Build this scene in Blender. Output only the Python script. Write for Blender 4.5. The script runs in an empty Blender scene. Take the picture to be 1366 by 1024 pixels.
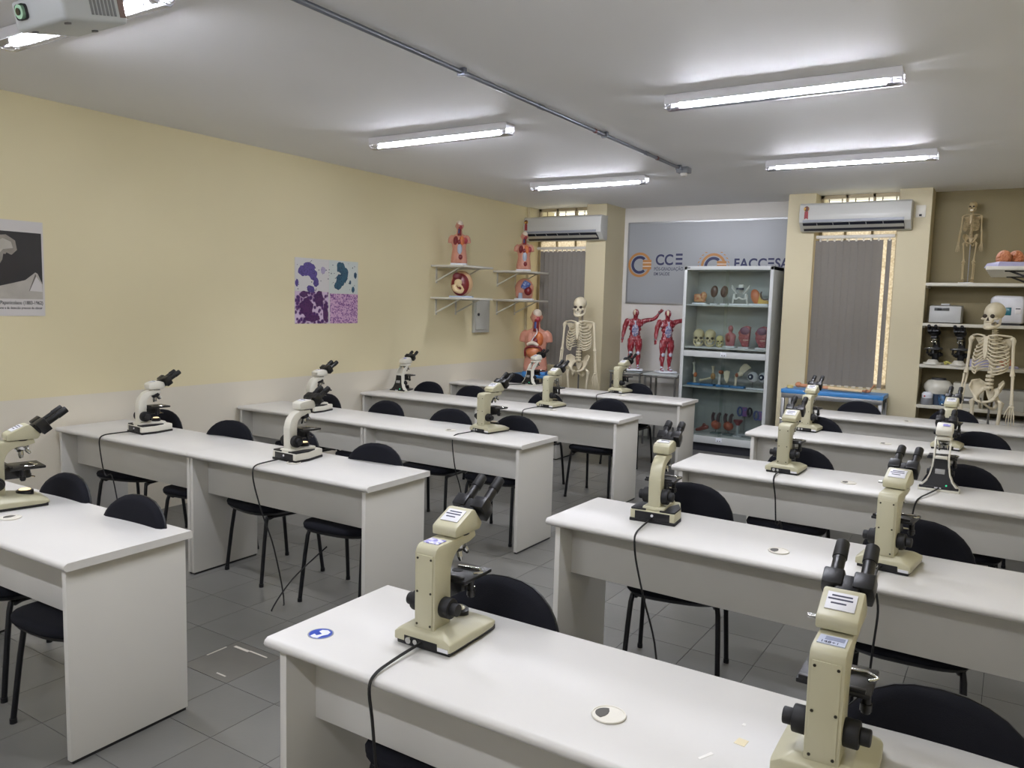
import bpy, bmesh, math, random
from mathutils import Vector, Matrix, Euler

PI = math.pi
rng = random.Random(7)
scene = bpy.context.scene
col = scene.collection

# ------------------------------------------------------------------ camera
CAM = Vector((5.57, -1.535, 1.6826))
YAW, PITCH, ROLL, FPX = math.radians(-32.43), math.radians(-5.816), math.radians(1.542), 1052.0
_f = Vector((math.sin(YAW) * math.cos(PITCH), math.cos(YAW) * math.cos(PITCH), math.sin(PITCH)))
_r = Vector((math.cos(YAW), -math.sin(YAW), 0))
_u = _r.cross(_f)
_R = _r * math.cos(ROLL) + _u * math.sin(ROLL)
_U = _u * math.cos(ROLL) - _r * math.sin(ROLL)
cam_data = bpy.data.cameras.new('camera')
cam_data.sensor_fit = 'HORIZONTAL'
cam_data.sensor_width = 36.0
cam_data.lens = FPX / 1366.0 * 36.0
cam_data.clip_start = 0.02
cam = bpy.data.objects.new('camera', cam_data)
cam.matrix_world = Matrix(((_R.x, _U.x, -_f.x, CAM.x), (_R.y, _U.y, -_f.y, CAM.y), (_R.z, _U.z, -_f.z, CAM.z), (0, 0, 0, 1)))
col.objects.link(cam)
scene.camera = cam

# ------------------------------------------------------------------ world, exposure
world = bpy.data.worlds.new('world')
scene.world = world
world.use_nodes = True
wb = world.node_tree.nodes['Background']
wb.inputs[0].default_value = (1.0, 0.95, 0.84, 1)
wb.inputs[1].default_value = 2.4
vs = scene.view_settings
vs.view_transform = 'Standard'
vs.look = 'None'
vs.gamma = 1.0
vs.use_curve_mapping = False
vs.exposure = 0.0
LAMP_STRENGTH = 248.0      # ceiling LED tubes
scene.cycles.use_denoising = True
scene.cycles.max_bounces = 10
scene.cycles.diffuse_bounces = 6
scene.cycles.transparent_max_bounces = 24
scene.cycles.sample_clamp_indirect = 4.0

# ------------------------------------------------------------------ materials
def lin(h):
    h = h.lstrip('#')
    o = []
    for i in (0, 2, 4):
        c = int(h[i:i + 2], 16) / 255.0
        o.append(c / 12.92 if c <= 0.04045 else ((c + 0.055) / 1.055) ** 2.4)
    return (o[0], o[1], o[2], 1.0)

MATS = {}
def mat(name, color, rough=0.5, metal=0.0, var=0.0, scale=20.0, bump=0.0, bscale=80.0, color2=None, spec=0.5, coat=0.0, emit=0.0, thr=None):
    """procedural principled material: noise between colour and color2 (or a darker tint), optional bump"""
    if name in MATS:
        return MATS[name]
    m = bpy.data.materials.new(name)
    m.use_nodes = True
    nt = m.node_tree
    b = nt.nodes['Principled BSDF']
    c = lin(color)
    b.inputs['Base Color'].default_value = c
    b.inputs['Roughness'].default_value = rough
    b.inputs['Metallic'].default_value = metal
    b.inputs['Specular IOR Level'].default_value = spec
    b.inputs['Coat Weight'].default_value = coat
    b.inputs['Coat Roughness'].default_value = 0.08
    tc = nt.nodes.new('ShaderNodeTexCoord')
    if var > 0 or color2:
        n = nt.nodes.new('ShaderNodeTexNoise')
        n.inputs['Scale'].default_value = scale
        n.inputs['Detail'].default_value = 4
        nt.links.new(tc.outputs['Object'], n.inputs['Vector'])
        mx = nt.nodes.new('ShaderNodeMix')
        mx.data_type = 'RGBA'
        c2 = lin(color2) if color2 else tuple(v * (1 - var) for v in c[:3]) + (1,)
        mx.inputs['A'].default_value = c
        mx.inputs['B'].default_value = c2
        if thr:
            rp = nt.nodes.new('ShaderNodeValToRGB')
            rp.color_ramp.elements[0].position = thr[0]
            rp.color_ramp.elements[1].position = thr[1]
            nt.links.new(n.outputs['Fac'], rp.inputs['Fac'])
            nt.links.new(rp.outputs['Color'], mx.inputs['Factor'])
        else:
            nt.links.new(n.outputs['Fac'], mx.inputs['Factor'])
        nt.links.new(mx.outputs['Result'], b.inputs['Base Color'])
    if bump > 0:
        n2 = nt.nodes.new('ShaderNodeTexNoise')
        n2.inputs['Scale'].default_value = bscale
        n2.inputs['Detail'].default_value = 3
        nt.links.new(tc.outputs['Object'], n2.inputs['Vector'])
        bp = nt.nodes.new('ShaderNodeBump')
        bp.inputs['Strength'].default_value = bump
        bp.inputs['Distance'].default_value = 0.01
        nt.links.new(n2.outputs['Fac'], bp.inputs['Height'])
        nt.links.new(bp.outputs['Normal'], b.inputs['Normal'])
    if emit > 0:
        b.inputs['Emission Color'].default_value = c
        b.inputs['Emission Strength'].default_value = emit
    MATS[name] = m
    return m

def mat_clear(name, color=(1, 1, 1, 1), gloss=0.12, rough=0.05):
    """thin clear sheet: mostly transparent with a glossy reflection"""
    if name in MATS:
        return MATS[name]
    m = bpy.data.materials.new(name)
    m.use_nodes = True
    nt = m.node_tree
    nt.nodes.remove(nt.nodes['Principled BSDF'])
    out = nt.nodes['Material Output']
    t = nt.nodes.new('ShaderNodeBsdfTransparent')
    t.inputs[0].default_value = color
    g = nt.nodes.new('ShaderNodeBsdfGlossy')
    g.inputs['Roughness'].default_value = rough
    mx = nt.nodes.new('ShaderNodeMixShader')
    fr = nt.nodes.new('ShaderNodeFresnel')
    fr.inputs[0].default_value = 1.35
    ad = nt.nodes.new('ShaderNodeMath')
    ad.operation = 'MULTIPLY_ADD'
    ad.inputs[1].default_value = 0.8
    ad.inputs[2].default_value = gloss * 0.3
    ad.use_clamp = True
    nt.links.new(fr.outputs[0], ad.inputs[0])
    nt.links.new(ad.outputs[0], mx.inputs[0])
    nt.links.new(t.outputs[0], mx.inputs[1])
    nt.links.new(g.outputs[0], mx.inputs[2])
    nt.links.new(mx.outputs[0], out.inputs['Surface'])
    MATS[name] = m
    return m

def mat_emit(name, color, strength):
    if name in MATS:
        return MATS[name]
    m = bpy.data.materials.new(name)
    m.use_nodes = True
    nt = m.node_tree
    nt.nodes.remove(nt.nodes['Principled BSDF'])
    e = nt.nodes.new('ShaderNodeEmission')
    e.inputs[0].default_value = lin(color)
    e.inputs[1].default_value = strength
    nt.links.new(e.outputs[0], nt.nodes['Material Output'].inputs['Surface'])
    MATS[name] = m
    return m

# ------------------------------------------------------------------ mesh helpers
class MB:
    """collects shapes into one mesh"""
    def __init__(self):
        self.bm = bmesh.new()

    def _merge(self, b, M=None):
        if M is not None:
            bmesh.ops.transform(b, matrix=M, verts=b.verts)
        me = bpy.data.meshes.new('tmp')
        b.to_mesh(me)
        b.free()
        self.bm.from_mesh(me)
        bpy.data.meshes.remove(me)
        return self

    def box(self, c, s, bev=0.0, rot=None, seg=2):
        b = bmesh.new()
        bmesh.ops.create_cube(b, size=1.0)
        bmesh.ops.scale(b, vec=s, verts=b.verts)
        if bev > 0:
            bmesh.ops.bevel(b, geom=b.edges[:], offset=bev, segments=seg, affect='EDGES', profile=0.5)
        M = Matrix.Translation(c)
        if rot:
            M = M @ Euler(rot).to_matrix().to_4x4()
        return self._merge(b, M)

    def bx(self, x0, x1, y0, y1, z0, z1, bev=0.0, seg=2):
        return self.box(((x0 + x1) / 2, (y0 + y1) / 2, (z0 + z1) / 2), (x1 - x0, y1 - y0, z1 - z0), bev, None, seg)

    def cyl(self, p0, p1, r0, r1=None, n=16, bev=0.0):
        p0, p1 = Vector(p0), Vector(p1)
        r1 = r0 if r1 is None else r1
        d = p1 - p0
        b = bmesh.new()
        bmesh.ops.create_cone(b, cap_ends=True, segments=n, radius1=r0, radius2=r1, depth=d.length)
        if bev > 0:
            es = [e for e in b.edges if any(len(f.verts) > 4 for f in e.link_faces)]
            bmesh.ops.bevel(b, geom=es, offset=bev, segments=2, affect='EDGES', profile=0.5)
        M = Matrix.Translation((p0 + p1) / 2) @ d.to_track_quat('Z', 'Y').to_matrix().to_4x4()
        return self._merge(b, M)

    def tube(self, pts, r, n=8, smooth=0, closed=False):
        pts = [Vector(p) for p in pts]
        rs = list(r) if isinstance(r, (list, tuple)) else [r] * len(pts)
        if smooth:
            P, R2 = [], []
            m = len(pts)
            rngi = m if closed else m - 1
            for i in range(rngi):
                if closed:
                    a, b_, c, d = pts[(i - 1) % m], pts[i], pts[(i + 1) % m], pts[(i + 2) % m]
                else:
                    a, b_, c, d = pts[max(i - 1, 0)], pts[i], pts[i + 1], pts[min(i + 2, m - 1)]
                for k in range(smooth):
                    t = k / smooth
                    P.append(0.5 * ((2 * b_) + (c - a) * t + (2 * a - 5 * b_ + 4 * c - d) * t * t + (3 * b_ - 3 * c + d - a) * t ** 3))
                    R2.append(rs[i] * (1 - t) + rs[(i + 1) % m] * t)
            if not closed:
                P.append(pts[-1])
                R2.append(rs[-1])
            pts, rs = P, R2
        m = len(pts)
        bm = self.bm
        rings = []
        prev = None
        for i, p in enumerate(pts):
            if closed:
                d = pts[(i + 1) % m] - pts[(i - 1) % m]
            else:
                d = pts[min(i + 1, m - 1)] - pts[max(i - 1, 0)]
            if d.length < 1e-9:
                d = Vector((0, 0, 1))
            d.normalize()
            if prev is None:
                up = Vector((0, 0, 1)) if abs(d.z) < 0.9 else Vector((0, 1, 0))
                x = d.cross(up).normalized()
            else:
                x = (prev - d * prev.dot(d)).normalized()
            prev = x
            y = d.cross(x)
            rings.append([bm.verts.new(p + (x * math.cos(2 * PI * k / n) + y * math.sin(2 * PI * k / n)) * rs[i]) for k in range(n)])
        last = m if closed else m - 1
        for i in range(last):
            A, B = rings[i], rings[(i + 1) % m]
            for k in range(n):
                bm.faces.new((A[k], A[(k + 1) % n], B[(k + 1) % n], B[k]))
        if not closed:
            bm.faces.new(rings[0][::-1])
            bm.faces.new(rings[-1])
        return self

    def prism(self, poly, axis, a, b_, bev=0.0, seg=2):
        """polygon extruded along axis: 'x' polygon in (y,z), 'y' polygon in (x,z), 'z' polygon in (x,y)"""
        def P(u, v, w):
            return {'x': (w, u, v), 'y': (u, w, v), 'z': (u, v, w)}[axis]
        b = bmesh.new()
        A = [b.verts.new(P(u, v, a)) for u, v in poly]
        B = [b.verts.new(P(u, v, b_)) for u, v in poly]
        n = len(poly)
        b.faces.new(A)
        b.faces.new(B[::-1])
        for i in range(n):
            b.faces.new((A[i], B[i], B[(i + 1) % n], A[(i + 1) % n]))
        bmesh.ops.recalc_face_normals(b, faces=b.faces)
        if bev > 0:
            bmesh.ops.bevel(b, geom=b.edges[:], offset=bev, segments=seg, affect='EDGES', profile=0.5, clamp_overlap=True)
        return self._merge(b)

    def ell(self, c, r, rot=None, u=16, v=10):
        b = bmesh.new()
        bmesh.ops.create_uvsphere(b, u_segments=u, v_segments=v, radius=1.0)
        bmesh.ops.scale(b, vec=r if not isinstance(r, (int, float)) else (r, r, r), verts=b.verts)
        M = Matrix.Translation(c)
        if rot:
            M = M @ Euler(rot).to_matrix().to_4x4()
        return self._merge(b, M)

    def lathe(self, prof, c=(0, 0, 0), n=24, rot=None):
        b = bmesh.new()
        rings = []
        for r, z in prof:
            rings.append([b.verts.new((max(r, 1e-5) * math.cos(2 * PI * k / n), max(r, 1e-5) * math.sin(2 * PI * k / n), z)) for k in range(n)])
        for i in range(len(prof) - 1):
            for k in range(n):
                b.faces.new((rings[i][k], rings[i][(k + 1) % n], rings[i + 1][(k + 1) % n], rings[i + 1][k]))
        b.faces.new(rings[0][::-1])
        b.faces.new(rings[-1])
        bmesh.ops.recalc_face_normals(b, faces=b.faces)
        M = Matrix.Translation(c)
        if rot:
            M = M @ Euler(rot).to_matrix().to_4x4()
        return self._merge(b, M)

    def loft(self, sections, bev=0.0):
        b = bmesh.new()
        rings = [[b.verts.new(p) for p in s] for s in sections]
        n = len(sections[0])
        for i in range(len(rings) - 1):
            for k in range(n):
                b.faces.new((rings[i][k], rings[i][(k + 1) % n], rings[i + 1][(k + 1) % n], rings[i + 1][k]))
        b.faces.new(rings[0][::-1])
        b.faces.new(rings[-1])
        bmesh.ops.recalc_face_normals(b, faces=b.faces)
        if bev > 0:
            bmesh.ops.bevel(b, geom=b.edges[:], offset=bev, segments=2, affect='EDGES', profile=0.5, clamp_overlap=True)
        return self._merge(b)

    def sheet(self, grid, th):
        """grid[i][j] points -> thick sheet (offset along the averaged normals)"""
        b = bmesh.new()
        V = [[b.verts.new(p) for p in row] for row in grid]
        for i in range(len(V) - 1):
            for j in range(len(V[0]) - 1):
                b.faces.new((V[i][j], V[i][j + 1], V[i + 1][j + 1], V[i + 1][j]))
        bmesh.ops.recalc_face_normals(b, faces=b.faces)
        bmesh.ops.solidify(b, geom=b.faces[:], thickness=th)
        return self._merge(b)

    def build(self, name, m, parent=None, smooth=True, angle=38, remesh=0.0, relax=0, loc=None):
        bm = self.bm
        bmesh.ops.recalc_face_normals(bm, faces=bm.faces)
        me = bpy.data.meshes.new(name)
        bm.to_mesh(me)
        bm.free()
        if remesh > 0:
            o = bpy.data.objects.new('tmp', me)
            col.objects.link(o)
            md = o.modifiers.new('r', 'REMESH')
            md.mode = 'VOXEL'
            md.voxel_size = remesh
            if relax:
                s = o.modifiers.new('s', 'SMOOTH')
                s.factor = 0.5
                s.iterations = relax
            dg = bpy.context.evaluated_depsgraph_get()
            me2 = bpy.data.meshes.new_from_object(o.evaluated_get(dg))
            bpy.data.objects.remove(o)
            bpy.data.meshes.remove(me)
            me = me2
            me.name = name
            me.materials.clear()
        me.materials.append(m)
        if smooth:
            me.polygons.foreach_set('use_smooth', [True] * len(me.polygons))
            if remesh <= 0:
                me.set_sharp_from_angle(angle=math.radians(angle))
        o = bpy.data.objects.new(name, me)
        col.objects.link(o)
        if loc:
            o.location = loc
        if parent:
            o.parent = parent
        return o

def tag(o, label=None, cat=None, group=None, kind=None):
    if label: o['label'] = label
    if cat: o['category'] = cat
    if group: o['group'] = group
    if kind: o['kind'] = kind
    return o

def thing(name, label, cat, loc=(0, 0, 0), rz=0.0, group=None, scale=1.0):
    o = bpy.data.objects.new(name, None)
    o.empty_display_size = 0.05
    col.objects.link(o)
    o.location = loc
    o.rotation_euler = (0, 0, rz)
    o.scale = (scale, scale, scale)
    return tag(o, label, cat, group)

def tree_of(root):
    """flat list (object, children) captured once, so copies need no scan of the scene"""
    byp = {}
    for c in col.objects:
        if c.parent:
            byp.setdefault(c.parent.name, []).append(c)
    def rec(o):
        return (o, [rec(c) for c in byp.get(o.name, [])])
    return rec(root)

def copy_tree(t, parent=None):
    o, ch = t
    c = o.copy()
    col.objects.link(c)
    c.parent = parent
    for x in ch:
        copy_tree(x, c)
    return c

def place(t, used, loc, rz, label, group=None):
    """first call moves the prototype itself, the next ones copy it"""
    o = t[0] if not used else copy_tree(t)
    used.append(1)
    o.location = loc
    o.rotation_euler = (0, 0, rz)
    o['label'] = label
    if group: o['group'] = group
    return o

def text(name, body, size, m, parent, M, extrude=0.0006, align='LEFT', bold=0.0, sx=1.0, space=1.0):
    cu = bpy.data.curves.new(name, 'FONT')
    cu.body = body
    cu.size = size
    cu.extrude = extrude
    cu.offset = bold
    cu.align_x = align
    cu.space_character = space
    cu.materials.append(m)
    tmp = bpy.data.objects.new('tmp', cu)
    col.objects.link(tmp)
    dg = bpy.context.evaluated_depsgraph_get()
    me = bpy.data.meshes.new_from_object(tmp.evaluated_get(dg))
    bpy.data.objects.remove(tmp)
    me.name = name
    if sx != 1.0:
        me.transform(Matrix.Diagonal((sx, 1, 1, 1)))
    me.transform(M)
    if not me.materials:
        me.materials.append(m)
    o = bpy.data.objects.new(name, me)
    col.objects.link(o)
    o.parent = parent
    return o

# frames for flat lettering: columns are text-right, text-up, outward normal
def frame(right, up, origin):
    r, u = Vector(right).normalized(), Vector(up).normalized()
    n = r.cross(u)
    o = Vector(origin)
    return Matrix(((r.x, u.x, n.x, o.x), (r.y, u.y, n.y, o.y), (r.z, u.z, n.z, o.z), (0, 0, 0, 1)))

def arc(cx, cy, r, a0, a1, n):
    return [(cx + r * math.cos(math.radians(a0 + (a1 - a0) * k / n)), cy + r * math.sin(math.radians(a0 + (a1 - a0) * k / n))) for k in range(n + 1)]

# ================================================================== the setting
H = 2.952
XR = 5.88            # right wall
YB = -3.0            # wall behind the camera
YF, YREC, YN = 7.5, 8.05, 7.85   # window piers, recess behind the cabinet, shelf niche
PX = [0.0, 1.16, 3.36, 4.76]     # pier limits along x

def paint(name, upper, lower=None, split=0.957, bump=0.05):
    m = mat(name, upper, rough=0.62, var=0.05, scale=1.6, bump=bump, bscale=140)
    if lower:
        nt = m.node_tree
        b = nt.nodes['Principled BSDF']
        src = b.inputs['Base Color'].links[0].from_socket
        tc = nt.nodes.new('ShaderNodeTexCoord')
        sp = nt.nodes.new('ShaderNodeSeparateXYZ')
        nt.links.new(tc.outputs['Object'], sp.inputs[0])
        gt = nt.nodes.new('ShaderNodeMath')
        gt.operation = 'GREATER_THAN'
        gt.inputs[1].default_value = split
        nt.links.new(sp.outputs['Z'], gt.inputs[0])
        mx = nt.nodes.new('ShaderNodeMix')
        mx.data_type = 'RGBA'
        mx.inputs['A'].default_value = lin(lower)
        nt.links.new(gt.outputs[0], mx.inputs['Factor'])
        nt.links.new(src, mx.inputs['B'])
        nt.links.new(mx.outputs['Result'], b.inputs['Base Color'])
    return m

M_wall = paint('beige_wall_paint', '#ebe0b9', '#e3dccb')
M_wall_plain = paint('beige_pier_paint', '#cec4a4')
M_wall_white = paint('white_wall_paint', '#d2cfc9')
M_ceil = paint('white_ceiling_paint', '#e9eaee')

def struct(name, mb, m, parent=None):
    o = mb.build(name, m, parent)
    if parent is None:
        o['kind'] = 'structure'
    return o

struct('wall_left', MB().bx(-0.15, 0.0, YB, YF + 0.4, -0.05, H + 0.1), M_wall)
struct('wall_right', MB().bx(XR, XR + 0.15, YB, 8.2, -0.05, H + 0.1), M_wall)
struct('wall_rear', MB().bx(-0.15, XR + 0.15, YB - 0.15, YB, -0.05, H + 0.1), M_wall_white)
struct('ceiling', MB().bx(-0.15, XR + 0.15, YB - 0.15, 8.25, H, H + 0.12), M_ceil)
W1 = (0.04, 0.885)
W2 = (3.645, 4.462)
SILL = 0.88
def pier(name, x0, x1, w):
    mb = MB()
    if w[0] > x0: mb.bx(x0, w[0], YF, YREC + 0.1, 0, H)
    mb.bx(w[1], x1, YF, YREC + 0.1, 0, H)
    mb.bx(w[0], w[1], YF, YF + 0.3, 0, SILL)
    return struct(name, mb, M_wall_plain)
pier('wall_window_left', 0.0, PX[1], W1)
pier('wall_window_center', PX[2], PX[3], W2)
struct('wall_back', MB().bx(PX[1], PX[2], YREC, YREC + 0.1, 0, H), M_wall_white)
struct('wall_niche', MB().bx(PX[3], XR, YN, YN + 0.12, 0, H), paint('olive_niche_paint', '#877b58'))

# ---- floor tiles
M_grout = mat('dark_floor_grout', '#3c3c3b', rough=0.9)
M_tile = mat('grey_floor_tile', '#706f6a', rough=0.32, var=0.16, scale=6, bump=0.02, bscale=60, color2='#656460')
nt = M_tile.node_tree
_b = nt.nodes['Principled BSDF']
_oi = nt.nodes.new('ShaderNodeObjectInfo')
_hs = nt.nodes.new('ShaderNodeHueSaturation')
_mr = nt.nodes.new('ShaderNodeMapRange')
_mr.inputs['To Min'].default_value = 0.9
_mr.inputs['To Max'].default_value = 1.08
nt.links.new(_oi.outputs['Random'], _mr.inputs['Value'])
nt.links.new(_mr.outputs[0], _hs.inputs['Value'])
nt.links.new(_b.inputs['Base Color'].links[0].from_socket, _hs.inputs['Color'])
nt.links.new(_hs.outputs[0], _b.inputs['Base Color'])
M_tile_worn = mat('worn_brownish_tile', '#5d5a54', rough=0.4, color2='#6b6962', scale=9)
floor = struct('floor', MB().bx(-0.15, XR + 0.15, YB - 0.15, 8.3, -0.12, -0.004), M_grout)
T = 0.3095
# desk footprints, used here to find the tiles that the desks leave in view
DESKS = []   # (x0, x1, yfront, depth, rot)
L_Y = {'L1': -0.193, 'L2': 1.313, 'L3': 2.846, 'L4': 4.339, 'L5': 5.849}
R_Y = {'R1': -0.132, 'R2': 1.408, 'R3': 2.898, 'R4': 4.479, 'R5': 5.922}
L_W = {'L1': 0.512, 'L2': 0.512, 'L3': 0.50, 'L4': 0.482, 'L5': 0.484}
R_W = {'R1': 0.516, 'R2': 0.497, 'R3': 0.50, 'R4': 0.505, 'R5': 0.508}
L_ROT = {'L1': 1.16, 'L2': 0.6, 'L3': 0.0, 'L4': 0.15, 'L5': 0.45}
R_ROT = {'R1': 0.28, 'R2': -1.48, 'R3': -0.06, 'R4': -0.06, 'R5': 0.12}
LX0, LXM, LX1 = 0.015, 1.4475, 2.876
RX0, RX1 = 3.887, 5.81
L_DX = {'L1': 0.0, 'L2': 0.024, 'L3': -0.004, 'L4': 0.004, 'L5': -0.024}
R_DX = {'R1': 0.005, 'R2': 0.005, 'R3': 0.008, 'R4': -0.009, 'R5': -0.009}

def hidden(p):
    d = CAM - p
    t = (0.74 - p.z) / d.z
    q = p + d * t
    for ys, ws, x0, x1 in ((L_Y, L_W, LX0, LX1), (R_Y, R_W, RX0, RX1)):
        for k in ys:
            if x0 < q.x < x1 and ys[k] < q.y < ys[k] + ws[k]:
                return True
            tt = (ys[k] + 0.13 - p.y) / d.y if abs(d.y) > 1e-6 else -1
            if 0 < tt < 1:
                w = p + d * tt
                if x0 < w.x < x1 and 0.49 < w.z < 0.75:
                    return True
            if x0 < p.x < x1 and ys[k] < p.y < ys[k] + ws[k]:
                return True
    return False

cells = []
for i in range(-11, 10):
    for j in range(-12, 27):
        x0, y0 = 3.09 + T * i, 0.283 + T * j
        x1, y1 = min(x0 + T, XR), min(y0 + T, YREC)
        x0, y0 = max(x0, 0.0), max(y0, YB)
        if x1 - x0 < 0.02 or y1 - y0 < 0.02:
            continue
        c = Vector(((x0 + x1) / 2, (y0 + y1) / 2, 0))
        d = c - CAM
        z = d.dot(_f)
        vis = 0
        if z > 0.3:
            px, py = 683 + FPX * d.dot(_R) / z, 512 - FPX * d.dot(_U) / z
            if -60 < px < 1420 and py < 1090:
                vis = 1 + (0 if hidden(c) else 1)
        cells.append((-vis, d.length, x0, x1, y0, y1, i, j))
cells.sort()
g = 0.0013
tile_mesh = None
rest = MB()
for n, (v, dl, x0, x1, y0, y1, i, j) in enumerate(cells):
    worn = (i, j) in ((-2, 1),)
    if n < 296:
        full = abs(x1 - x0 - T) < 1e-4 and abs(y1 - y0 - T) < 1e-4
        if full and tile_mesh is not None and not worn:
            o = bpy.data.objects.new('tile', tile_mesh)
            col.objects.link(o)
        else:
            sx, sy = (x1 - x0) / 2 - g, (y1 - y0) / 2 - g
            o = MB().bx(-sx, sx, -sy, sy, -0.01, 0.0).build('tile', M_tile_worn if worn else M_tile, smooth=False)
            if full and tile_mesh is None and not worn:
                tile_mesh = o.data
        o.location = ((x0 + x1) / 2, (y0 + y1) / 2, 0)
        o.parent = floor
        if worn:
            o['label'] = 'worn brownish floor tile with torn pale tape'
            tp = MB()
            for (a, b_, c, d) in ((-0.12, 0.10, -0.02, 0.115), (-0.02, 0.11, 0.10, 0.118), (-0.15, -0.03, -0.142, 0.08), (0.04, -0.12, 0.1, -0.112)):
                tp.bx(min(a, c), max(a, c), min(b_, d), max(b_, d), 0.0, 0.0012)
            tp.build('tape_residue', mat('pale_tape', '#c9c4b8', rough=0.5), o)
    else:
        rest.bx(x0 + g, x1 - g, y0 + g, y1 - g, -0.01, 0.0)
ro = rest.build('tile_field', M_tile, floor, smooth=False)
ro['kind'] = 'stuff'

# ---- windows
M_frame = mat('aged_window_frame', '#b3a78c', rough=0.5, metal=0.3)
M_glass = mat_clear('window_glass', (0.93, 0.94, 0.9, 1), 0.1)
M_frost = bpy.data.materials.new('frosted_pattern_glass')
M_frost.use_nodes = True
_nt = M_frost.node_tree
_nt.nodes.remove(_nt.nodes['Principled BSDF'])
_tr = _nt.nodes.new('ShaderNodeBsdfTranslucent')
_tc = _nt.nodes.new('ShaderNodeTexCoord')
_vo = _nt.nodes.new('ShaderNodeTexVoronoi')
_vo.inputs['Scale'].default_value = 45
_rp = _nt.nodes.new('ShaderNodeValToRGB')
_rp.color_ramp.elements[0].color = lin('#fbf7ee')
_rp.color_ramp.elements[1].color = lin('#cfc6b4')
_nt.links.new(_tc.outputs['Object'], _vo.inputs['Vector'])
_nt.links.new(_vo.outputs['Distance'], _rp.inputs[0])
_nt.links.new(_rp.outputs[0], _tr.inputs[0])
_nt.links.new(_tr.outputs[0], _nt.nodes['Material Output'].inputs['Surface'])
def window(n, w):
    yw = YF + 0.24
    mb = MB()
    x0, x1 = w
    for a, b_ in ((x0, x0 + 0.035), (x1 - 0.035, x1)):
        mb.bx(a, b_, yw, yw + 0.04, SILL, H)
    for z in (SILL + 0.02, 2.62, H - 0.018):
        mb.bx(x0, x1, yw, yw + 0.04, z - 0.018, z + 0.018)
    for k in range(1, 3):
        xm = x0 + (x1 - x0) * k / 3
        mb.bx(xm - 0.012, xm + 0.012, yw, yw + 0.035, SILL, H)
    o = tag(mb.build('window_%d' % n, M_frame), kind='structure')
    zs = [SILL + 0.02, 2.602, H - 0.036]
    for a, b_ in zip(zs[:-1], zs[1:]):
        for k in range(3):
            xa = x0 + (x1 - x0) * k / 3 + 0.012
            xb = x0 + (x1 - x0) * (k + 1) / 3 - 0.012
            MB().bx(xa, xb, yw + 0.015, yw + 0.02, a + 0.02, b_).build('pane', M_glass if a > 2 else M_frost, o, smooth=False)
    # bent security grille, its bars outside the glass
    gr = MB()
    for k in range(6):
        x = x0 + 0.07 + (x1 - x0 - 0.14) * k / 5
        gr.cyl((x, yw + 0.1, SILL), (x, yw + 0.1, H), 0.006, n=6)
    for z in (2.5, 2.86):
        gr.bx(x0, x1, yw + 0.094, yw + 0.106, z - 0.008, z + 0.008)
    gr.build('security_grille', mat('rusty_grille', '#7a6a52', rough=0.6, metal=0.4), o)
window(1, W1)
window(2, W2)

M_blind = mat('grey_fabric_blind', '#86817a', rough=0.85, var=0.08, scale=40, bump=0.15, bscale=300)
M_rail = mat('white_blind_rail', '#cfccc4', rough=0.4)
def blind(label, slats, x0, x1, ztop):
    t = thing('vertical_blind', label, 'blind', ((x0 + x1) / 2, YF + 0.07, SILL), group='vertical blinds in the far windows')
    cx = (x0 + x1) / 2
    MB().bx(x0 - cx, x1 - cx, -0.02, 0.02, ztop - SILL, ztop - SILL + 0.035, 0.004).build('head_rail', M_rail, t)
    clips = MB()
    for a, b_, tw in slats:
        w = b_ - a
        c = (a + b_) / 2 - cx
        co, si = math.cos(tw), math.sin(tw)
        pts = []
        for k in range(5):
            s = (k / 4 - 0.5) * w
            bow = 0.006 * (1 - (2 * k / 4 - 1) ** 2)
            pts.append((c + s * co - bow * si, s * si + bow * co))
        hh = ztop - SILL - 0.02
        grid = [[(p[0], p[1], z) for p in pts] for z in (0.01, hh)]
        MB().sheet(grid, 0.0015).build('slat', M_blind, t)
        clips.bx(c - 0.008, c + 0.008, -0.006, 0.006, hh - 0.012, ztop - SILL + 0.005)
        MB().bx(c - 0.02, c + 0.02, -0.004, 0.004, 0.0, 0.016).build('bottom_weight', mat('pale_blind_weight', '#c4beb0', rough=0.5), t)
    clips.build('slat_hangers', M_rail, t)
    return t
s2 = [(3.655 + 0.0725 * k, 3.655 + 0.0725 * k + 0.096, 0.30 + 0.05 * math.sin(k * 2.3)) for k in range(9)] + [(4.366, 4.41, 0.1)]
blind('grey vertical blind behind the blue-topped table, light showing at its edge', s2, 3.66, 4.44, 2.47)
s1 = [(0.185 + 0.069 * k, 0.185 + 0.069 * k + 0.090, 0.30 + 0.05 * math.sin(k * 1.7)) for k in range(10)]
blind('grey vertical blind behind the bracket shelves and pink torso model', s1, 0.13, 0.875, 2.40)
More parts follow.
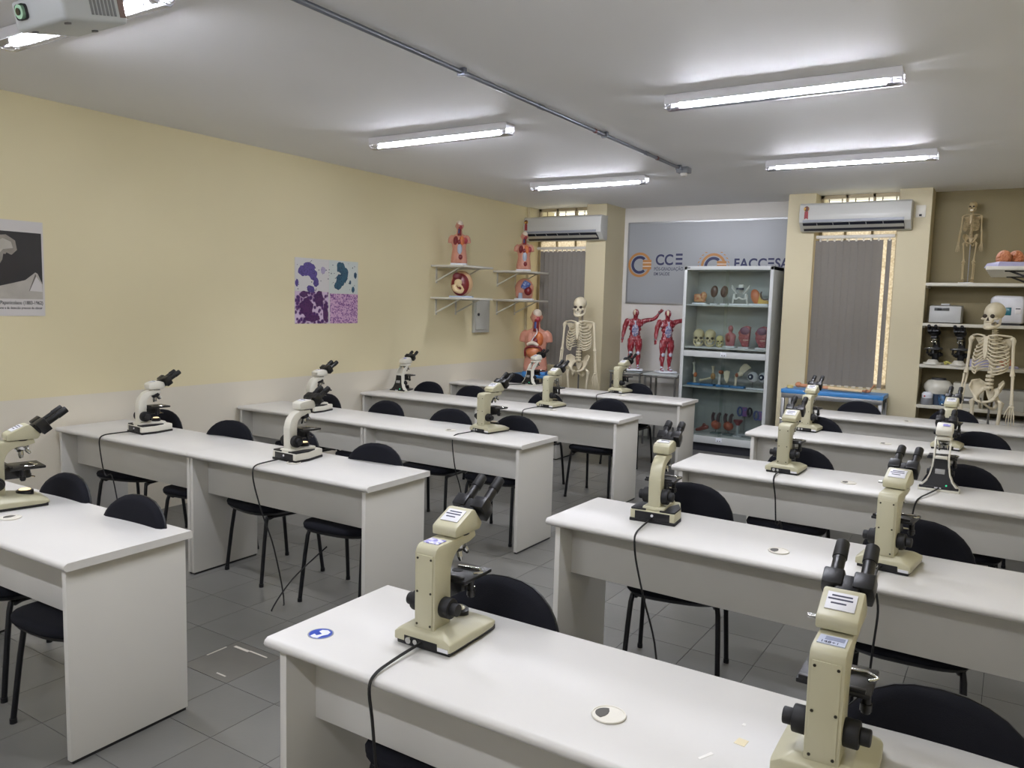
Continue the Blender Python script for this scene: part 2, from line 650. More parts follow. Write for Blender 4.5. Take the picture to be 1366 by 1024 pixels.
# ================================================================== ceiling fittings
M_led = mat_emit('led_tube_glow', '#f4f6ff', LAMP_STRENGTH)
M_acryl = mat_clear('clear_acrylic_cover', (0.97, 0.97, 0.98, 1), 0.25, 0.08)
M_acryl_end = mat('frosted_acrylic_end', '#d9d9de', rough=0.2)
M_white_pl = mat('white_lamp_plastic', '#dadade', rough=0.35)
def make_lamp():
    t = thing('ceiling_light', '', 'light')
    # origin: centre of the fitting on the ceiling, length along x
    Lh = 0.645
    MB().bx(-Lh, Lh, -0.055, 0.055, -0.018, 0, 0.004).bx(-Lh, Lh, -0.058, -0.054, -0.055, -0.004).bx(-Lh, Lh, 0.054, 0.058, -0.055, -0.004).build('mounting_tray', M_white_pl, t)
    MB().bx(-0.05, 0.05, -0.03, 0.03, -0.008, 0.004, 0.003).build('ceiling_bracket', M_white_pl, t)
    # LED tube: glowing lower shell, opaque heat-sink spine on top
    low = arc(0, -0.05, 0.024, 150, 390, 14)
    MB().prism(low, 'x', -0.565, 0.565).build('led_tube', M_led, t)
    top = arc(0, -0.05, 0.0245, 28, 152, 8)
    MB().prism(top, 'x', -0.565, 0.565).build('heat_sink', M_white_pl, t)
    for s in (-1, 1):
        MB().cyl((s * 0.567, 0, -0.05), (s * 0.595, 0, -0.05), 0.02, n=16).bx(s * 0.585 - 0.008, s * 0.585 + 0.008, -0.01, 0.01, -0.05, -0.02).build('lamp_holder', M_white_pl, t)
    # clear trough cover with prismatic ribs along its lower edge
    prof = [(-0.056, -0.053), (-0.054, -0.064), (-0.04, -0.08), (0, -0.086), (0.04, -0.08), (0.054, -0.064), (0.056, -0.053)]
    grid = [[(x, y, z) for (y, z) in prof] for x in (-Lh + 0.004, Lh - 0.004)]
    cv = MB().sheet(grid, 0.002).build('clear_cover', M_acryl, t)
    rb = MB()
    for k in range(58):
        x = -0.57 + 1.14 * k / 57
        rb.prism([(x - 0.009, -0.0785), (x + 0.009, -0.0785), (x, -0.089)], 'y', -0.047, -0.036)
    rb.build('prismatic_ribs', mat_clear('ribbed_acrylic', (0.9, 0.9, 0.93, 1), 0.5, 0.15), cv, smooth=False)
    for s in (-1, 1):
        e = MB()
        e.tube([(s * Lh, -0.055, -0.018), (s * Lh, -0.053, -0.05), (s * Lh, -0.03, -0.074), (s * Lh, 0.03, -0.074), (s * Lh, 0.053, -0.05), (s * Lh, 0.055, -0.018)], 0.0035, 6)
        e.tube([(s * (Lh - 0.03), -0.05, -0.06), (s * (Lh + 0.012), -0.03, -0.068), (s * (Lh + 0.012), 0.03, -0.068), (s * (Lh - 0.03), 0.05, -0.06)], 0.003, 6)
        e.build('end_clip', M_acryl_end, t)
    return t
lamp = tree_of(make_lamp())
lu = []
LG = 'tube lights on the ceiling'
for x, y, lb in ((1.80, 3.27, 'lit tube light on the ceiling above the purple cell poster side, before the conduit'),
                 (1.80, 5.72, 'lit tube light on the ceiling closest to the first air conditioner'),
                 (4.33, 3.11, 'long lit tube light with ribbed cover, biggest of the pair on the right'),
                 (4.31, 5.45, 'lit tube light on the ceiling in front of the second air conditioner'),
                 (1.86, 0.53, 'glaring tube light half hidden behind the ceiling projector'),
                 (4.35, 0.60, 'unseen tube light added on the ceiling above the nearest desk'),  # out of view, continues the lamp grid, added for room brightness
                 (1.86, -1.95, 'unseen tube light added on the ceiling behind the viewer on the poster side'),  # rear pair: unseen row behind the camera, added to brighten the room
                 (4.35, -1.95, 'unseen tube light added on the ceiling behind the viewer')):
    place(lamp, lu, (x, y, H), 0, lb, LG)

# ---- galvanised conduit with clamps and a sensor box
M_galv = mat('galvanised_steel', '#8b909b', rough=0.35, metal=0.85, var=0.2, scale=30)
M_red = mat('red_tape_mark', '#7a4a4a', rough=0.5)
t = thing('ceiling_conduit', 'grey metal conduit running along the ceiling to a small sensor box', 'conduit', (2.915, 3.2, H))
MB().cyl((0, -5.2, -0.022), (0, 2.25, -0.022), 0.0135, n=12).build('pipe', M_galv, t)
for y in (-4.0, -2.5, -1.15, 0.62, 2.12):
    MB().bx(-0.026, 0.026, -0.012, 0.012, -0.042, 0, 0.003).build('clamp', M_galv, t, loc=(0, y, 0))
for y in (-0.3, 0.55, 1.4):
    MB().cyl((0, y - 0.03, -0.022), (0, y + 0.03, -0.022), 0.0165, n=12).build('coupling', M_galv, t)
for y in (0.46, 1.62):
    MB().cyl((0, y - 0.012, -0.022), (0, y + 0.012, -0.022), 0.0168, n=12).build('red_mark', M_red, t)
MB().bx(-0.055, 0.055, 2.2, 2.31, -0.05, 0, 0.006).build('end_box', mat('grey_junction_box', '#83868d', rough=0.5), t)
MB().cyl((0.0, 2.255, -0.05), (0.0, 2.255, -0.078), 0.032, 0.026, n=16, bev=0.004).build('sensor', mat('ivory_sensor', '#cfccc6', rough=0.4), t)

# ---- projector hanging from the ceiling, tilted
M_proj = mat('white_projector_shell', '#b9bdbd', rough=0.45, bump=0.02)
M_dark = mat('dark_grey_plastic', '#3a3a3c', rough=0.5)
M_black = mat('black_plastic', '#121214', rough=0.4)
p = thing('ceiling_projector', 'white projector hanging from the ceiling in front of a glaring tube', 'projector', (2.70, 0.05, 2.60), math.radians(1.5))
pt = math.radians(13)
def pp(mb, name, m, parent=p, smooth=True):
    o = mb.build(name, m, parent, smooth)
    o.data.transform(Matrix.Rotation(pt, 4, 'X'))
    return o
body = pp(MB().bx(-0.152, 0.152, -0.115, 0.115, 0.0, 0.10, 0.014, 3), 'casing', M_proj)
lensr = pp(MB().box((-0.085, -0.116, 0.058), (0.062, 0.006, 0.05), 0.012), 'lens_recess', M_dark)
pp(MB().cyl((-0.085, -0.112, 0.058), (-0.085, -0.13, 0.058), 0.023, n=24), 'lens', mat('green_coated_lens', '#8fd0a4', rough=0.1, coat=1.0, color2='#d8f5e0', scale=30))
pp(MB().cyl((-0.085, -0.125, 0.058), (-0.085, -0.134, 0.058), 0.012, n=20), 'lens_iris', mat('black_lens_glass', '#0c120f', rough=0.1, coat=1.0))
gl = MB()
for k in range(7):
    gl.bx(0.150, 0.1535, -0.02 + 0.014 * k, -0.012 + 0.014 * k, 0.022, 0.08)
pp(gl, 'vent_louvres', mat('grey_vent', '#77787a', rough=0.5))
pp(MB().bx(0.1515, 0.1535, 0.085, 0.108, 0.02, 0.085), 'connector_strip', mat('brownish_connectors', '#7f6a62', rough=0.5))
for (fx, fy) in ((-0.1, -0.08), (0.1, -0.08), (0.0, 0.08)):
    pp(MB().cyl((fx, fy, 0.002), (fx, fy, -0.005), 0.011, n=14), 'foot', mat('grey_vent', '#77787a'))
MB().cyl((0.0, 0.0, 0.09), (0.0, 0.0, H - 2.605), 0.02, n=16).build('mount_pole', M_galv, p)
MB().cyl((0.0, 0.0, H - 2.612), (0.0, 0.0, H - 2.60), 0.06, n=24).build('ceiling_plate', M_galv, p)
t = thing('cable_channel', 'dark cable channel on the ceiling beside the projector', 'channel', (2.30, -0.02, H))
MB().bx(-0.6, 0.32, -0.02, 0.02, -0.03, 0, 0.003).build('channel_body', mat('grey_cable_channel', '#6e6e74', rough=0.5), t)
# ================================================================== desks
M_top = mat('white_laminate_top', '#d3d1cc', rough=0.38, var=0.07, scale=5, bump=0.02, bscale=120, spec=0.35)
M_panel = mat('white_laminate_panel', '#cfcdc6', rough=0.45, var=0.06, scale=4)
M_ivory = mat('ivory_plastic', '#dcd8cc', rough=0.4)
DH = 0.75
def desk(name, label, x0, x1, yf, depth, rot, group, grommet=None, il=0.02, ir=0.02):
    """origin: front left corner on the floor; front faces -y"""
    t = thing(name, label, 'desk', (x0, yf, 0), math.radians(rot), group)
    L = x1 - x0
    th = 0.03
    # top with a rounded (bull-nosed) front edge
    prof = [(0.012, DH - th), (0.004, DH - th + 0.006), (0.0, DH - th / 2), (0.004, DH - 0.006), (0.014, DH), (depth - 0.004, DH), (depth, DH - 0.004), (depth, DH - th)]
    MB().prism(prof, 'x', 0, L).build('table_top', M_top, t, angle=50)
    MB().bx(il, il + 0.025, 0.022, depth - 0.012, 0.012, DH - th, 0.0015).build('side_panel', M_panel, t)
    MB().bx(L - ir - 0.025, L - ir, 0.022, depth - 0.012, 0.012, DH - th, 0.0015).build('side_panel', M_panel, t)
    MB().bx(il + 0.025, L - ir - 0.025, 0.13, 0.148, 0.485, DH - th, 0.001).build('modesty_panel', M_panel, t)
    for xa in (il, L - ir - 0.025):
        MB().bx(xa + 0.003, xa + 0.022, 0.03, depth - 0.02, 0.0, 0.013).build('base_strip', M_black, t)
    if grommet is not None:
        gx, gy = grommet
        MB().tube([(gx + 0.038 * math.cos(a), gy + 0.038 * math.sin(a), DH + 0.003) for a in [2 * PI * k / 28 for k in range(28)]], 0.0025, 6, closed=True).build('grommet_rim', M_ivory, t)
        MB().lathe([(0.0, 0.0), (0.038, 0.0), (0.040, 0.002), (0.035, 0.0035), (0.0, 0.0032)], (gx, gy, DH), 28).build('cable_grommet', M_ivory, t)
        MB().prism([(gx - 0.006 + 0.026 * math.cos(a), gy + 0.024 * math.sin(a)) for a in [PI * (0.55 + 0.9 * k / 10) for k in range(11)]] + [(gx - 0.004, gy - 0.012), (gx - 0.002, gy), (gx - 0.004, gy + 0.012)], 'z', DH + 0.0036, DH + 0.0044).build('cable_hole', mat('dark_cable_hole', '#55524c', rough=0.7), t)
    return t
GL, GR = 'desks in the rows on the poster side', 'desks in the rows on the window-shelf side'
LN = {
 'L1': (None, 'cropped white desk nearest on the poster side, its end panel bare to the floor'),
 'L2': ('white desk against the beige wall in the second row, one seated microscope on it', 'white desk at the aisle end of the second poster-side row, seam on its other side'),
 'L3': ('white desk against the wall in the third row, behind the second-row microscopes', 'white desk at the aisle end of the third poster-side row with a straight-armed microscope'),
 'L4': ('white desk against the wall in the fourth row with the black and white microscope', 'white desk at the aisle end of the fourth poster-side row'),
 'L5': ('white desk against the wall in the last row before the pink torso', 'white desk at the aisle end of the last poster-side row before the glass cabinet')}
for k in ('L1', 'L2', 'L3', 'L4', 'L5'):
    la, lb = LN[k]
    r = math.radians(L_ROT[k])
    y = L_Y[k]
    if la:
        desk('desk', la, LX0 + L_DX[k], LXM + L_DX[k] - 0.001, y, L_W[k], L_ROT[k], GL, None, 0.01, 0.002)
    desk('desk', lb, LXM + L_DX[k] + 0.001, LX1 + L_DX[k], y + math.tan(r) * (LXM - LX0), L_W[k], L_ROT[k], GL, (0.70, 0.19), 0.002, 0.028)
RN = {'R1': 'nearest white desk with the round blue sticker and cable grommet on its top',
      'R2': 'white desk in the second row on the aisle, curved-arm microscope at its end',
      'R3': 'white desk in the third row carrying the microscope with a black and white flared foot',
      'R4': 'white desk in the fourth row beside the glass cabinet end',
      'R5': 'white desk in the last row below the blue-topped table'}
for k in ('R1', 'R2', 'R3', 'R4', 'R5'):
    desk('desk', RN[k], RX0 + R_DX[k], RX1 + R_DX[k], R_Y[k], R_W[k], R_ROT[k], GR, (0.96, 0.175), 0.04, 0.03)

# round sticker and scraps of tape on the nearest desk
t = thing('mask_sticker', 'round blue and white sticker with a masked face on the nearest desk', 'sticker', (3.996, -0.02, DH), math.radians(-12))
MB().cyl((0, 0, 0), (0, 0, 0.0008), 0.036, n=36).build('border', mat('grey_sticker_rim', '#8a8f99', rough=0.35), t)
MB().cyl((0, 0, 0.0008), (0, 0, 0.0012), 0.032, n=36).build('blue_disc', mat('blue_sticker_print', '#2344a8', rough=0.35), t)
MB().prism([(-0.006, -0.03), (-0.01, -0.012), (-0.02, -0.006), (-0.014, 0.002), (-0.016, 0.016), (-0.004, 0.026), (0.012, 0.024), (0.02, 0.01), (0.016, -0.006), (0.02, -0.024), (0.008, -0.03)], 'z', 0.0012, 0.0016).build('face_print', mat('white_print', '#d8dbe2', rough=0.4), t)
MB().prism([(-0.02, -0.012), (0.004, -0.016), (0.006, 0.0), (-0.018, 0.004)], 'z', 0.0016, 0.002).build('mask_print', mat('blue_sticker_print', '#2344a8'), t)
M_scrap = mat('yellowed_tape', '#ded2ad', rough=0.5)
for (sx, sy, poly, lb, mm) in ((5.135, 0.115, [(-0.012, -0.013), (0.012, -0.016), (0.014, 0.012), (-0.008, 0.014)], 'small yellowed scrap of tape on the nearest desk', M_scrap),
                              (5.09, 0.02, [(-0.012, -0.02), (-0.006, -0.022), (0.012, 0.014), (0.004, 0.018)], 'thin white scrap of tape on the nearest desk', mat('white_tape', '#e8e6e0', rough=0.4)),
                              (5.12, 0.19, [(-0.004, -0.006), (0.004, -0.005), (0.003, 0.006), (-0.003, 0.005)], 'tiny white paper fleck on the nearest desk', mat('white_tape', '#e8e6e0'))):
    o = MB().prism(poly, 'z', 0, 0.0008).build('tape_scrap', mm, smooth=False, loc=(sx, sy, DH))
    tag(o, lb, 'tape', 'scraps on the nearest desk')

# ================================================================== chairs
M_fabric = mat('black_navy_fabric', '#15161d', rough=0.9, var=0.25, scale=180, bump=0.2, bscale=500, spec=0.2)
M_shell = mat('black_plastic_shell', '#17181b', rough=0.42, spec=0.35)
M_tube = mat('black_steel_tube', '#121318', rough=0.35, metal=0.2)
def superpoly(w, h, e, n=28):
    P = []
    for k in range(n):
        a = 2 * PI * k / n
        c, s = math.cos(a), math.sin(a)
        P.append((w * math.copysign(abs(c) ** (2 / e), c), h * math.copysign(abs(s) ** (2 / e), s)))
    return P
def make_chair():
    t = thing('student_chair', '', 'chair')
    # origin on the floor under the seat centre; the sitter faces -y, backrest at +y
    def seat_ring(z, k):
        R = []
        for x, y in superpoly(0.232 * k, 0.225 * k, 2.9):
            taper = 1.0 - 0.10 * (y + 0.2) / 0.4
            R.append((x * taper, y - 0.035, z + 0.012 * (y / 0.2) ** 2))
        return R
    MB().loft([seat_ring(0.408, 0.9), seat_ring(0.425, 0.985), seat_ring(0.440, 1.0), seat_ring(0.454, 0.97), seat_ring(0.462, 0.85), seat_ring(0.464, 0.4)]).build('seat', M_fabric, t, angle=60)
    MB().loft([seat_ring(0.404, 0.8), seat_ring(0.408, 0.93), seat_ring(0.424, 0.99)]).build('seat_shell', M_shell, t, angle=60)
    # backrest: rounded pad, slightly curved about the sitter
    tilt = math.radians(9)
    def back_ring(d, k):
        R = []
        for x, z in superpoly(0.208 * k, 0.165 * k, 2.35):
            wtop = 1.0 - 0.10 * max(0, z) / 0.165
            yy = d - 0.35 * x * x
            zz = z
            R.append((x * wtop, 0.188 + yy * math.cos(tilt) + zz * math.sin(tilt), 0.69 + zz * math.cos(tilt) - yy * math.sin(tilt)))
        return R
    b = MB().loft([back_ring(-0.024, 0.4), back_ring(-0.022, 0.85), back_ring(-0.012, 0.97), back_ring(0.004, 1.0)]).build('backrest', M_fabric, t, angle=60)
    MB().loft([back_ring(0.002, 1.012), back_ring(0.010, 1.015), back_ring(0.017, 0.97), back_ring(0.02, 0.5)]).build('backrest_shell', M_shell, b, angle=60)
    # flat bar joining seat and back
    MB().tube([(0, 0.02, 0.395), (0, 0.13, 0.402), (0, 0.19, 0.43), (0, 0.208, 0.53), (0, 0.222, 0.66)], [0.017] * 5, 8, smooth=4).build('back_bar', M_tube, t)
    MB().tube([(-0.17, -0.13, 0.395), (-0.17, 0.13, 0.395)], 0.011, 8).tube([(0.17, -0.13, 0.395), (0.17, 0.13, 0.395)], 0.011, 8).tube([(-0.17, 0.0, 0.395), (0.17, 0.0, 0.395)], 0.011, 8).build('under_frame', M_tube, t)
    for sx in (-1, 1):
        for sy in (-1, 1):
            lg = MB().tube([(sx * 0.165, sy * 0.08, 0.398), (sx * 0.175, sy * 0.135, 0.39), (sx * 0.19, sy * 0.165, 0.37), (sx * 0.208, sy * 0.208, 0.012)], 0.0115, 10, smooth=3).build('leg', M_tube, t)
            MB().cyl((sx * 0.208, sy * 0.208, 0.0), (sx * 0.208, sy * 0.208, 0.02), 0.0135, n=10).build('foot_cap', M_shell, lg)
    return t
chair = tree_of(make_chair())
cu_ = []
CH = [  # seat centre (x, y), turn, label
 (1.970, 0.170, 2, 'black chair behind the nearest poster-side desk, closest to the cropped microscope'),
 (2.580, 0.130, 3, 'black chair tucked under the end of the nearest poster-side desk'),
 (0.450, 1.680, 15, 'black chair half hidden behind the microscope nearest the beige wall'),
 (1.220, 1.670, 10, 'black chair second from the wall behind the second-row desks'),
 (1.810, 1.700, -10.8, 'black chair hidden behind the second microscope of the second row'),
 (2.510, 1.660, 5, 'black chair at the aisle end of the second-row poster-side desks'),
 (0.510, 3.190, 0, 'black chair behind the white microscope of the third row by the wall'),
 (1.220, 3.190, 0, 'black chair second from the wall in the third poster-side row'),
 (1.920, 3.170, 5, 'black chair third from the wall in the third poster-side row'),
 (2.500, 3.190, 2, 'black chair beside the straight-armed microscope at the third-row aisle end'),
 (0.470, 4.690, 0, 'black chair just beyond the black and white microscope by the wall'),
 (1.020, 4.690, 0, 'black chair second from the wall in the fourth poster-side row'),
 (1.870, 4.710, 0, 'black chair behind the cream microscope of the fourth poster-side row'),
 (2.530, 4.710, 0, 'black chair at the aisle end of the fourth poster-side row, legs in view'),
 (0.530, 6.220, 0, 'black chair in the last row beside the blue base of the pink torso'),
 (2.130, 6.220, 0, 'black chair in the last row behind the microscope before the muscle figures'),
 (4.320, 0.220, 0, 'black chair behind the near microscope on the closest desk'),
 (5.490, 0.190, 0, 'black chair cropped at the lower right of the closest desk'),
 (4.360, 1.850, 12, 'black chair behind the curved-arm microscope at the aisle'),
 (5.310, 1.800, 3, 'black chair behind the second-row microscope with the bare stage clips'),
 (4.520, 3.240, 0, 'black chair behind the aisle-end microscope of the third row'),
 (5.380, 3.300, 0, 'black chair behind the flared-foot black and white microscope'),
 (4.290, 4.820, 0, 'black chair behind the fourth-row microscope nearest the glass cabinet'),
 (5.410, 4.830, 0, 'black chair in the fourth row toward the equipment shelves'),
 (4.380, 6.250, 0, 'black chair in the last row in front of the blue-topped table'),
 (5.160, 6.280, 0, 'black chair in the last row in front of the centrifuge shelf'),
]
for x, y, a, lb in CH:
    place(chair, cu_, (x, y, 0), math.radians(a), lb, 'black student chairs behind the desks')
# ================================================================== microscopes
M_cream = mat('cream_enamel', '#bcb89c', rough=0.38, var=0.06, scale=12, spec=0.5, bump=0.02, bscale=400)
M_cream_w = mat('white_enamel', '#d8d5c8', rough=0.35, var=0.05, scale=12)
M_mblack = mat('black_microscope_metal', '#0f0f12', rough=0.36, bump=0.05, bscale=300)
M_rubber = mat('black_rubber', '#0b0b0d', rough=0.6)
M_chrome = mat('chrome', '#b9b9b6', rough=0.18, metal=1.0)
M_label = mat('white_paper_label', '#d9d9de', rough=0.5)
M_ink = mat('dark_label_ink', '#3a3c52', rough=0.6)
M_screw = mat('dark_screw', '#3d3a33', rough=0.4, metal=0.7)
M_lens = mat('coated_eyepiece_lens', '#1b2026', rough=0.05, coat=1.0)
M_lampglass = mat('lamp_glass', '#d9d2b4', rough=0.2)
M_lamplit = mat('lit_lamp_glass', '#ffe2b0', rough=0.2, emit=1.2)
M_cord = mat('black_cord', '#141416', rough=0.5)

def knobs(t, z, y, hw, r=0.026, L=0.045):
    for s in (-1, 1):
        k = MB().cyl((s * hw, y, z), (s * (hw + L * 0.6), y, z), r, n=24, bev=0.003).build('focus_knob', M_rubber, t)
        MB().cyl((s * (hw + L * 0.55), y, z), (s * (hw + L), y, z), r * 0.62, n=20, bev=0.003).build('fine_focus_knob', M_rubber, k)

def eyepieces(t, cy, cz, ang, L=0.085, spread=0.031, rt=0.0125, block=(0.05, 0.06, 0.05)):
    """binocular tube: black prism block on the slanted face, two housings, two tubes"""
    a = math.radians(ang)
    d = Vector((0, math.cos(a), math.sin(a)))
    nrm = Vector((0, -math.sin(a), math.cos(a)))
    o = Vector((0, cy, cz))
    rot = (a, 0, 0)
    e = MB().box(o + d * 0.022, block, 0.006, rot).build('binocular_prism', M_mblack, t)
    for s in (-1, 1):
        c = o + Vector((s * spread, 0, 0))
        h = MB().prism([(-0.021, -0.03), (0.021, -0.03), (0.024, 0.0), (0.018, 0.032), (-0.018, 0.032), (-0.024, 0.0)], 'z', -0.021, 0.021, 0.004)
        h.bm.transform(Matrix.Translation(c + d * 0.04) @ Matrix.Rotation(a - PI / 2, 4, 'X'))
        hs = h.build('eyepiece_housing', M_mblack, t)
        q0, q1 = c + d * 0.062 + nrm * 0.0, c + d * (0.062 + L * 0.55)
        MB().cyl(q0 - d * 0.02, q1, rt * 1.1, n=20).build('eyepiece_tube', M_mblack, hs)
        ey = MB().cyl(q1 - d * 0.004, c + d * (0.062 + L), rt * 1.28, rt * 1.2, n=20, bev=0.002).build('eyepiece', M_rubber, hs)
    return e

def nosepiece(t, cy, cz, black=False):
    n = MB().cyl((0, cy - 0.004, cz + 0.004), (0, cy + 0.006, cz - 0.018), 0.03, 0.026, n=24, bev=0.003).build('nosepiece', M_mblack if black else M_chrome, t)
    ax = Vector((0, 0.3, -0.95)).normalized()
    base = Vector((0, cy + 0.006, cz - 0.016))
    for k, L in enumerate((0.028, 0.036, 0.042, 0.034)):
        a = 2 * PI * k / 4 + 0.7
        side = Vector((math.cos(a), math.sin(a) * 0.95, math.sin(a) * 0.3))
        p0 = base + side * 0.014
        dr = (ax + side * 0.38).normalized()
        MB().cyl(p0, p0 + dr * L * 0.65, 0.009, n=14).cyl(p0 + dr * L * 0.62, p0 + dr * L, 0.0085, 0.005, n=14).build('objective', M_chrome, n)
    return n

def stage(t, cy, cz, clips=True, hw=0.072, hd=0.068):
    s = MB().bx(-hw, hw, cy - hd, cy + hd, cz - 0.007, cz + 0.004, 0.003).build('stage', M_mblack, t)
    MB().lathe([(0.0, 0.0), (0.016, 0.0), (0.016, 0.001), (0.0, 0.001)], (0, cy, cz + 0.0042), 24).build('stage_opening', M_rubber, s)
    if clips:
        MB().box((0.02, cy + 0.03, cz + 0.008), (0.07, 0.012, 0.005), 0.001, (0, 0, 0.15)).tube([(0.055, cy + 0.03, cz + 0.009), (0.075, cy + 0.012, cz + 0.009), (0.06, cy - 0.01, cz + 0.009)], 0.003, 6, smooth=3).build('slide_holder', M_chrome, s)
    MB().bx(-hw + 0.005, hw - 0.01, cy - hd, cy - hd + 0.012, cz + 0.004, cz + 0.012, 0.001).build('slide_rail', M_mblack, s)
    MB().cyl((hw - 0.012, cy - 0.02, cz - 0.005), (hw - 0.012, cy - 0.02, cz - 0.055), 0.009, n=14).cyl((hw - 0.012, cy - 0.02, cz - 0.035), (hw - 0.012, cy - 0.02, cz - 0.05), 0.012, n=14).build('stage_drive_knob', M_mblack, s)
    c = MB().cyl((0, cy, cz - 0.008), (0, cy, cz - 0.035), 0.022, 0.025, n=24).cyl((0, cy, cz - 0.034), (0, cy, cz - 0.052), 0.027, n=24, bev=0.003).build('condenser', M_mblack, t)
    MB().tube([(0.02, cy + 0.015, cz - 0.042), (0.04, cy + 0.03, cz - 0.046)], 0.003, 6).build('iris_lever', M_chrome, c)
    MB().bx(-0.026, 0.026, cy - hd - 0.012, cy - 0.015, cz - 0.05, cz - 0.006, 0.004).build('stage_bracket', M_mblack, t)

def cord(t, edge, drop, sway, rx0=0.0, z0=0.02, lean=0.0, coil=None):
    """mains lead: leaves the back of the foot, crosses the desk edge (local y = -edge) and hangs"""
    P = [(rx0, 0.004, z0), (rx0 - 0.006, -0.03, z0 - 0.004), (rx0 - 0.02 + lean * 0.3, -edge * 0.6, 0.012), (rx0 - 0.03 + lean * 0.6, -edge + 0.012, 0.006),
         (rx0 - 0.035 + lean * 0.8, -edge - 0.014, -0.02), (rx0 - 0.035 + lean, -edge - 0.012, -0.1), (rx0 - 0.03 + lean + sway * 0.3, -edge - 0.002, -0.25)]
    if drop > 0.3:
        P += [(rx0 - 0.02 + lean + sway * 0.7, -edge + 0.02, -drop * 0.6)]
        P += [(rx0 + lean + sway, -edge + 0.03, -drop)]
    if coil:
        P += [(P[-1][0] + c[0], P[-1][1] + c[1], c[2]) for c in coil]
    return MB().tube(P, 0.0042, 7, smooth=5).build('power_cord', M_cord, t)

def make_A(lit=False, tape=0):
    """straight-armed cream stand with back plate and four screws"""
    t = thing('microscope', '', 'microscope')
    def sec(y, hb, hs, ht, zt, zb=0.012):
        return [(-hb, y, zb), (-hb, y, hs), (-ht, y, zt), (ht, y, zt), (hb, y, hs), (hb, y, zb)]
    b = MB().loft([sec(0.0, 0.093, 0.034, 0.072, 0.046), sec(0.02, 0.095, 0.036, 0.056, 0.060), sec(0.10, 0.095, 0.036, 0.056, 0.060),
                   sec(0.165, 0.095, 0.034, 0.062, 0.050), sec(0.215, 0.092, 0.029, 0.062, 0.038), sec(0.24, 0.084, 0.024, 0.056, 0.028)], 0.004).build('base', M_cream, t, angle=30)
    MB().bx(-0.088, 0.088, 0.006, 0.234, 0.0, 0.016, 0.003).build('bottom_plate', M_mblack, b)
    MB().bx(-0.058, 0.052, -0.0015, 0.01, 0.008, 0.03, 0.001).build('rear_panel', M_rubber, b)
    MB().cyl((-0.04, 0.0, 0.02), (-0.04, -0.008, 0.02), 0.009, n=14).cyl((-0.018, 0.0, 0.02), (-0.018, -0.006, 0.02), 0.007, n=14).build('fuse_caps', M_chrome, b)
    MB().bx(0.054, 0.088, -0.002, 0.004, 0.012, 0.022).build('rating_plate', M_label, b)
    MB().lathe([(0.0, 0.036), (0.034, 0.036), (0.034, 0.062), (0.028, 0.066), (0.0, 0.066)], (0, 0.165, 0), 28).build('illuminator', M_mblack, t)
    MB().lathe([(0.0, 0.0), (0.024, 0.0), (0.02, 0.003), (0.0, 0.004)], (0, 0.165, 0.066), 24).build('lamp_lens', M_lamplit if lit else M_lampglass, t)
    # arm: upright with a forward nose and a curved throat
    prof = [(0.012, 0.05), (0.010, 0.262), (0.016, 0.277), (0.028, 0.285), (0.20, 0.290), (0.205, 0.272), (0.17, 0.262)] + arc(0.15, 0.197, 0.065, 92, 180, 6) + [(0.085, 0.05)]
    a = MB().prism(prof, 'x', -0.034, 0.034, 0.004).build('arm', M_cream, t, angle=30)
    bp = MB().box((0, 0.0095, 0.16), (0.054, 0.003, 0.20), 0.001).build('back_plate', M_cream, a)
    sc = MB()
    for sx in (-1, 1):
        for z in (0.068, 0.158, 0.250):
            sc.cyl((sx * 0.022, 0.01, z), (sx * 0.022, 0.0065, z), 0.0032, n=10)
    sc.build('screws', M_screw, a)
    knobs(t, 0.112, 0.052, 0.033, 0.028, 0.05)
    nosepiece(t, 0.158, 0.262)
    stage(t, 0.165, 0.172)
    h = MB().prism([(0.096, 0.291), (0.093, 0.314), (0.100, 0.321), (0.172, 0.355), (0.186, 0.353), (0.226, 0.308), (0.214, 0.291)], 'x', -0.041, 0.041, 0.007).build('head', M_cream, t, angle=30)
    MB().cyl((0, 0.158, 0.286), (0, 0.158, 0.293), 0.036, n=24).build('dovetail', M_mblack, t)
    MB().cyl((-0.04, 0.13, 0.302), (-0.062, 0.13, 0.302), 0.005, n=10).build('clamp_screw', M_chrome, t)
    # paper label on the sloping head, small coloured label on the arm
    sl = math.atan2(0.034, 0.072)
    n1 = MB().box((0, 0.138, 0.3405), (0.058, 0.05, 0.0025), 0.0005, (sl, 0, 0)).build('head_label', M_label, h)
    ln = MB()
    for k, (w, dy) in enumerate(((0.04, 0.014), (0.048, 0.004), (0.03, -0.008))):
        ln.box((-0.002 * k, 0.138 + dy * math.cos(sl), 0.3422 + dy * math.sin(sl)), (w, 0.004, 0.0006), 0, (sl, 0, 0))
    ln.build('label_lines', M_ink, h)
    if tape == 1:
        MB().bx(-0.024, 0.024, 0.034, 0.074, 0.2850, 0.2880).build('asset_label', mat('violet_label', '#8f8ccb', rough=0.5, color2='#d9d9e8', scale=60, thr=(0.45, 0.55)), a)
    if tape == 2:
        MB().bx(-0.026, 0.026, 0.036, 0.08, 0.2835, 0.2876).build('asset_label', mat('pale_blue_label', '#b9c0d4', rough=0.5), a)
        text('label_number', '148+1', 0.014, M_ink, a, frame((1, 0, 0), (0, 1, 0.05), (-0.021, 0.04, 0.2878)), 0.0002)
        MB().bx(-0.014, 0.022, 0.057, 0.074, 0.2874, 0.2882).build('barcode', mat('grey_barcode', '#8c93ad', rough=0.5), a)
    eyepieces(t, 0.203, 0.322, 35, L=0.095)
    return t

